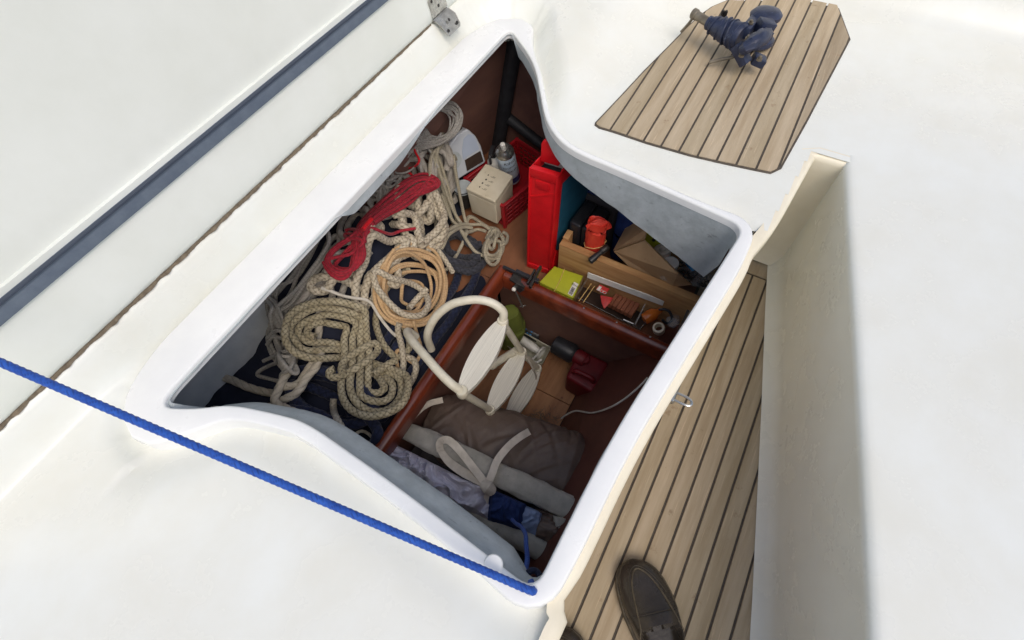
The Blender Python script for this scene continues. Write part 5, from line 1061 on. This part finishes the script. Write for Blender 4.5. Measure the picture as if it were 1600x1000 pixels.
# ------------------------------------------------------------------ navy gear on the aft seat
zs = .393; t = thing('deck_gear', 'navy deck gear with a grey tube end and lever lying on the teak seat', 'deck gear', P(1165, 75, zs))
a, c = P(1082, 20, .46), P(1112, 38, .455); b = MB(); b.lathe(a, [(.010, 0), (.0125, .002), (.0125, .012), (.0105, .014), (.0105, np.linalg.norm(c-a)+.03)], axis=c-a, seg=20); b.build('tube_end', M['gear_metal'], t)
b = MB(); b.tube(spline([P(1084, 26, .45), P(1075, 38, .43), P(1064, 50, .41)], .005), .0035, 8); b.build('pin', M['gear_metal'], t)
gx_, gu = P(1106, 35, .453), nrm(P(1176, 68, .455)-P(1106, 35, .453))
b = MB(); b.lathe(gx_, [(.013, 0), (.016, .002), (.016, .012), (.019, .014), (.022, .030), (.027, .050), (.028, .060), (.0245, .062), (.0245, .068), (.029, .070), (.030, .095), (.027, .100)], axis=gu, seg=30); b.build('housing', M['dark_gear'], t, angle=35)
b = MB(); cg = P(1182, 66, .40); b.lathe(cg, [(.036, -.005), (.040, 0), (.040, .010), (.034, .014), (.030, .03), (.030, .05), (.036, .056), (.038, .066), (.030, .074), (.012, .078)], axis=(.1, .05, 1), seg=36); b.build('drum', M['dark_gear'], t, angle=35)
for p0, p1, sz in (((1150, 70, .455), (1166, 100, .425), (.026, .022)), ((1162, 52, .465), (1186, 24, .45), (.024, .026)), ((1176, 90, .43), (1194, 98, .42), (.030, .020)), ((1184, 40, .47), (1206, 44, .46), (.03, .03))):
    a, c = P(*p0), P(*p1); u = nrm(c-a); nn = nrm(np.cross((0, 0, 1), u)); b = MB(); b.box((a+c)/2, (np.linalg.norm(c-a), sz[0], sz[1]), ax=(u, nn, np.cross(u, nn))); b.build('bracket', M['dark_gear'], t, bevel=.004, seg=2)
for k in range(5):
    f = .02+.018*k; b = MB(); th = np.linspace(0, 6.2832, 26); u1 = nrm(np.cross(gu, (0, 0, 1))); u2 = np.cross(u1, gu); r_ = np.interp(f, [0, .014, .05, .1], [.017, .0195, .0275, .0305])+.0005
    b.tube(gx_+gu*f+(np.cos(th)[:, None]*u1+np.sin(th)[:, None]*u2)*r_+gu*np.sin(th+k)[:, None]*.006, .0022, 6, cap=False); b.build('tape_edge', M['dark_gear'], t)
b, _ = roll_mb([P(1160, 78, .46), P(1172, 70, .475), P(1188, 60, .475), P(1200, 52, .465)], (.012, .018, .018, .012), 24, 23, .18, (30, 8)); b.build('wrapped_cloth', M['dark_gear'], t)
for px, py, z_ in ((1158, 88, .447), (1172, 38, .474), (1168, 62, .474), (1186, 94, .44)):
    b = MB(); b.lathe(P(px, py, z_), [(.007, 0), (.007, .005), (.004, .005), (.004, .01), (.002, .011)], seg=6); b.build('bolt', M['gear_metal'], t)
b = MB(); b.tube(spline([P(1108, 97, .405), P(1130, 92, .412), P(1147, 88, .42), P(1160, 78, .43)], .004), .0042, 8); b.build('lever', M['gear_metal'], t)
b = MB(); b.lathe(P(1154, 85, .42), [(.011, 0), (.013, .003), (.013, .018), (.008, .024)], axis=(-.4, .2, .8), seg=16); b.build('lever_boss', M['gear_metal'], t)
for px, py in ((1127, 26), (1132, 27)):
    b = MB(); b.lathe(P(px, py, .455), [(.004, 0), (.004, .014), (.003, .016)], seg=8); b.build('bolt', M['dark_metal'], t)
# ------------------------------------------------------------------ shoes
def shoe(toe, ang, label, mirror=1):
    t = thing('leather_shoe', label, 'shoe', (*toe, 0)); d = np.array((-math.cos(ang), -math.sin(ang), 0)); n = np.array((-d[1], d[0], 0))*mirror; o = np.array((*toe, 0.))
    Lsh = .292; s_ = np.linspace(0, 1, 46)
    hw = np.interp(s_, [0, .012, .04, .09, .16, .25, .33, .45, .6, .75, .88, .95, .985, 1], [.004, .017, .029, .040, .0470, .0505, .0510, .046, .037, .033, .034, .031, .022, .006]); cx_ = .012*np.sin(s_*3.0)-.004
    ht = np.interp(s_, [0, .03, .1, .2, .3, .38, .46, .6, .8, .95, 1], [.022, .032, .041, .048, .058, .068, .076, .070, .064, .066, .058])
    pt = lambda s, lat, z: o+d*Lsh*s+n*lat+np.array((0, 0, z))
    # sole with welt
    def ringz(z, gr): return np.array([pt(a, c+w*gr, z) for a, w, c in zip(s_, hw, cx_)]+[pt(a, c-w*gr, z) for a, w, c in zip(s_[::-1], hw[::-1], cx_[::-1])])
    b = MB(); b.grid(np.stack([ringz(.002, 1.02), ringz(.006, 1.08), ringz(.015, 1.085), ringz(.019, 1.06), ringz(.0195, .95)]), closed=True); m_ = 2*len(s_); b.f.append(tuple(range(m_))); b.f.append(tuple(4*m_+i for i in range(m_))); b.build('sole', M['shoe_sole'], t, angle=50)
    # upper, open from 42 % on
    k = 25; G = np.zeros((len(s_), k, 3))
    for i, (a, w, c, h) in enumerate(zip(s_, hw, cx_, ht)):
        op = .60*ss((a-.40)/.06)*(1-ss((a-.94)/.05))
        for j in range(k):
            ph = math.pi*j/(k-1); q = math.cos(ph); zz = math.sin(ph)
            x = w*1.0*math.copysign(abs(q)**.72, q); z = .0195+(h-.0195)*zz**.62
            if op > 0:
                lim = 1-op; f = min(ph, math.pi-ph)/(math.pi/2)
                if f > lim: 
                    e_ = (f-lim)/(1-lim+1e-6); x0 = w*abs(math.cos(lim*math.pi/2))**.72; z0_ = .0195+(h-.0195)*math.sin(lim*math.pi/2)**.62
                    x = math.copysign(x0*(1-.93*e_), q); z = z0_-(z0_-.026)*min(1, e_*3)
            G[i, j] = pt(a, c+x, z)
    b = MB(); b.grid(G); b.build('upper', M['leather'], t, angle=60)
    # raised apron seam
    ap = []
    for a, f in ((.46, 1.28), (.40, 1.06), (.33, .92), (.25, .82), (.17, .70), (.11, .52), (.075, .26), (.065, 0)): ap.append((a, f))
    ap = ap+[(a, -f) for a, f in ap[:-1][::-1]]
    def surf(a, f):
        i = a*(len(s_)-1); w = np.interp(a, s_, hw); c = np.interp(a, s_, cx_); h = np.interp(a, s_, ht); f = max(-.97, min(.97, f*.72)); ph = math.acos(abs(f)**(1/.72)) if f else math.pi/2
        return pt(a, c+w*f, .0195+(h-.0195)*math.sin(ph)**.62+.0006)
    b = MB(); b.tube(spline([surf(a, f) for a, f in ap], .003), .0017, 8); b.build('apron_seam', M['shoe_sole'], t)
    b = MB(); b.tube(spline([surf(a, f) for a, f in [(a*.72+.0, f*1.14) for a, f in ap[2:-2]]], .003), .0008, 6); b.build('toe_stitching', M['leather_toe'], t)
    b = MB(); b.tube(spline([surf(.335, f) for f in (-1.15, -.8, -.4, 0, .4, .8, 1.15)], .003), .0014, 6); b.build('strap_edge', M['leather'], t)
    G = np.stack([np.stack([surf(a, f)+(0, 0, .0016) for f in np.linspace(-1.2, 1.2, 15)]) for a in np.linspace(.345, .405, 6)]); b = MB(); b.grid(G); b.build('strap', M['leather'], t)
    b = MB(); b.add([pt(a, c+w*.8, .024) for a, w, c in zip(s_[18:-2], hw[18:-2], cx_[18:-2])]+[pt(a, c-w*.8, .024) for a, w, c in zip(s_[18:-2][::-1], hw[18:-2][::-1], cx_[18:-2][::-1])], [tuple(range(2*len(s_[18:-2])))]); b.build('insole', M['shoe_inside'], t)
    return t
shoe((.150, -.146), math.radians(40), 'worn dark brown leather slip on shoe on the teak beside the locker corner')
shoe((-.040, -.060), math.radians(48), 'tip of the other dark shoe at the foot of the white seat', -1)
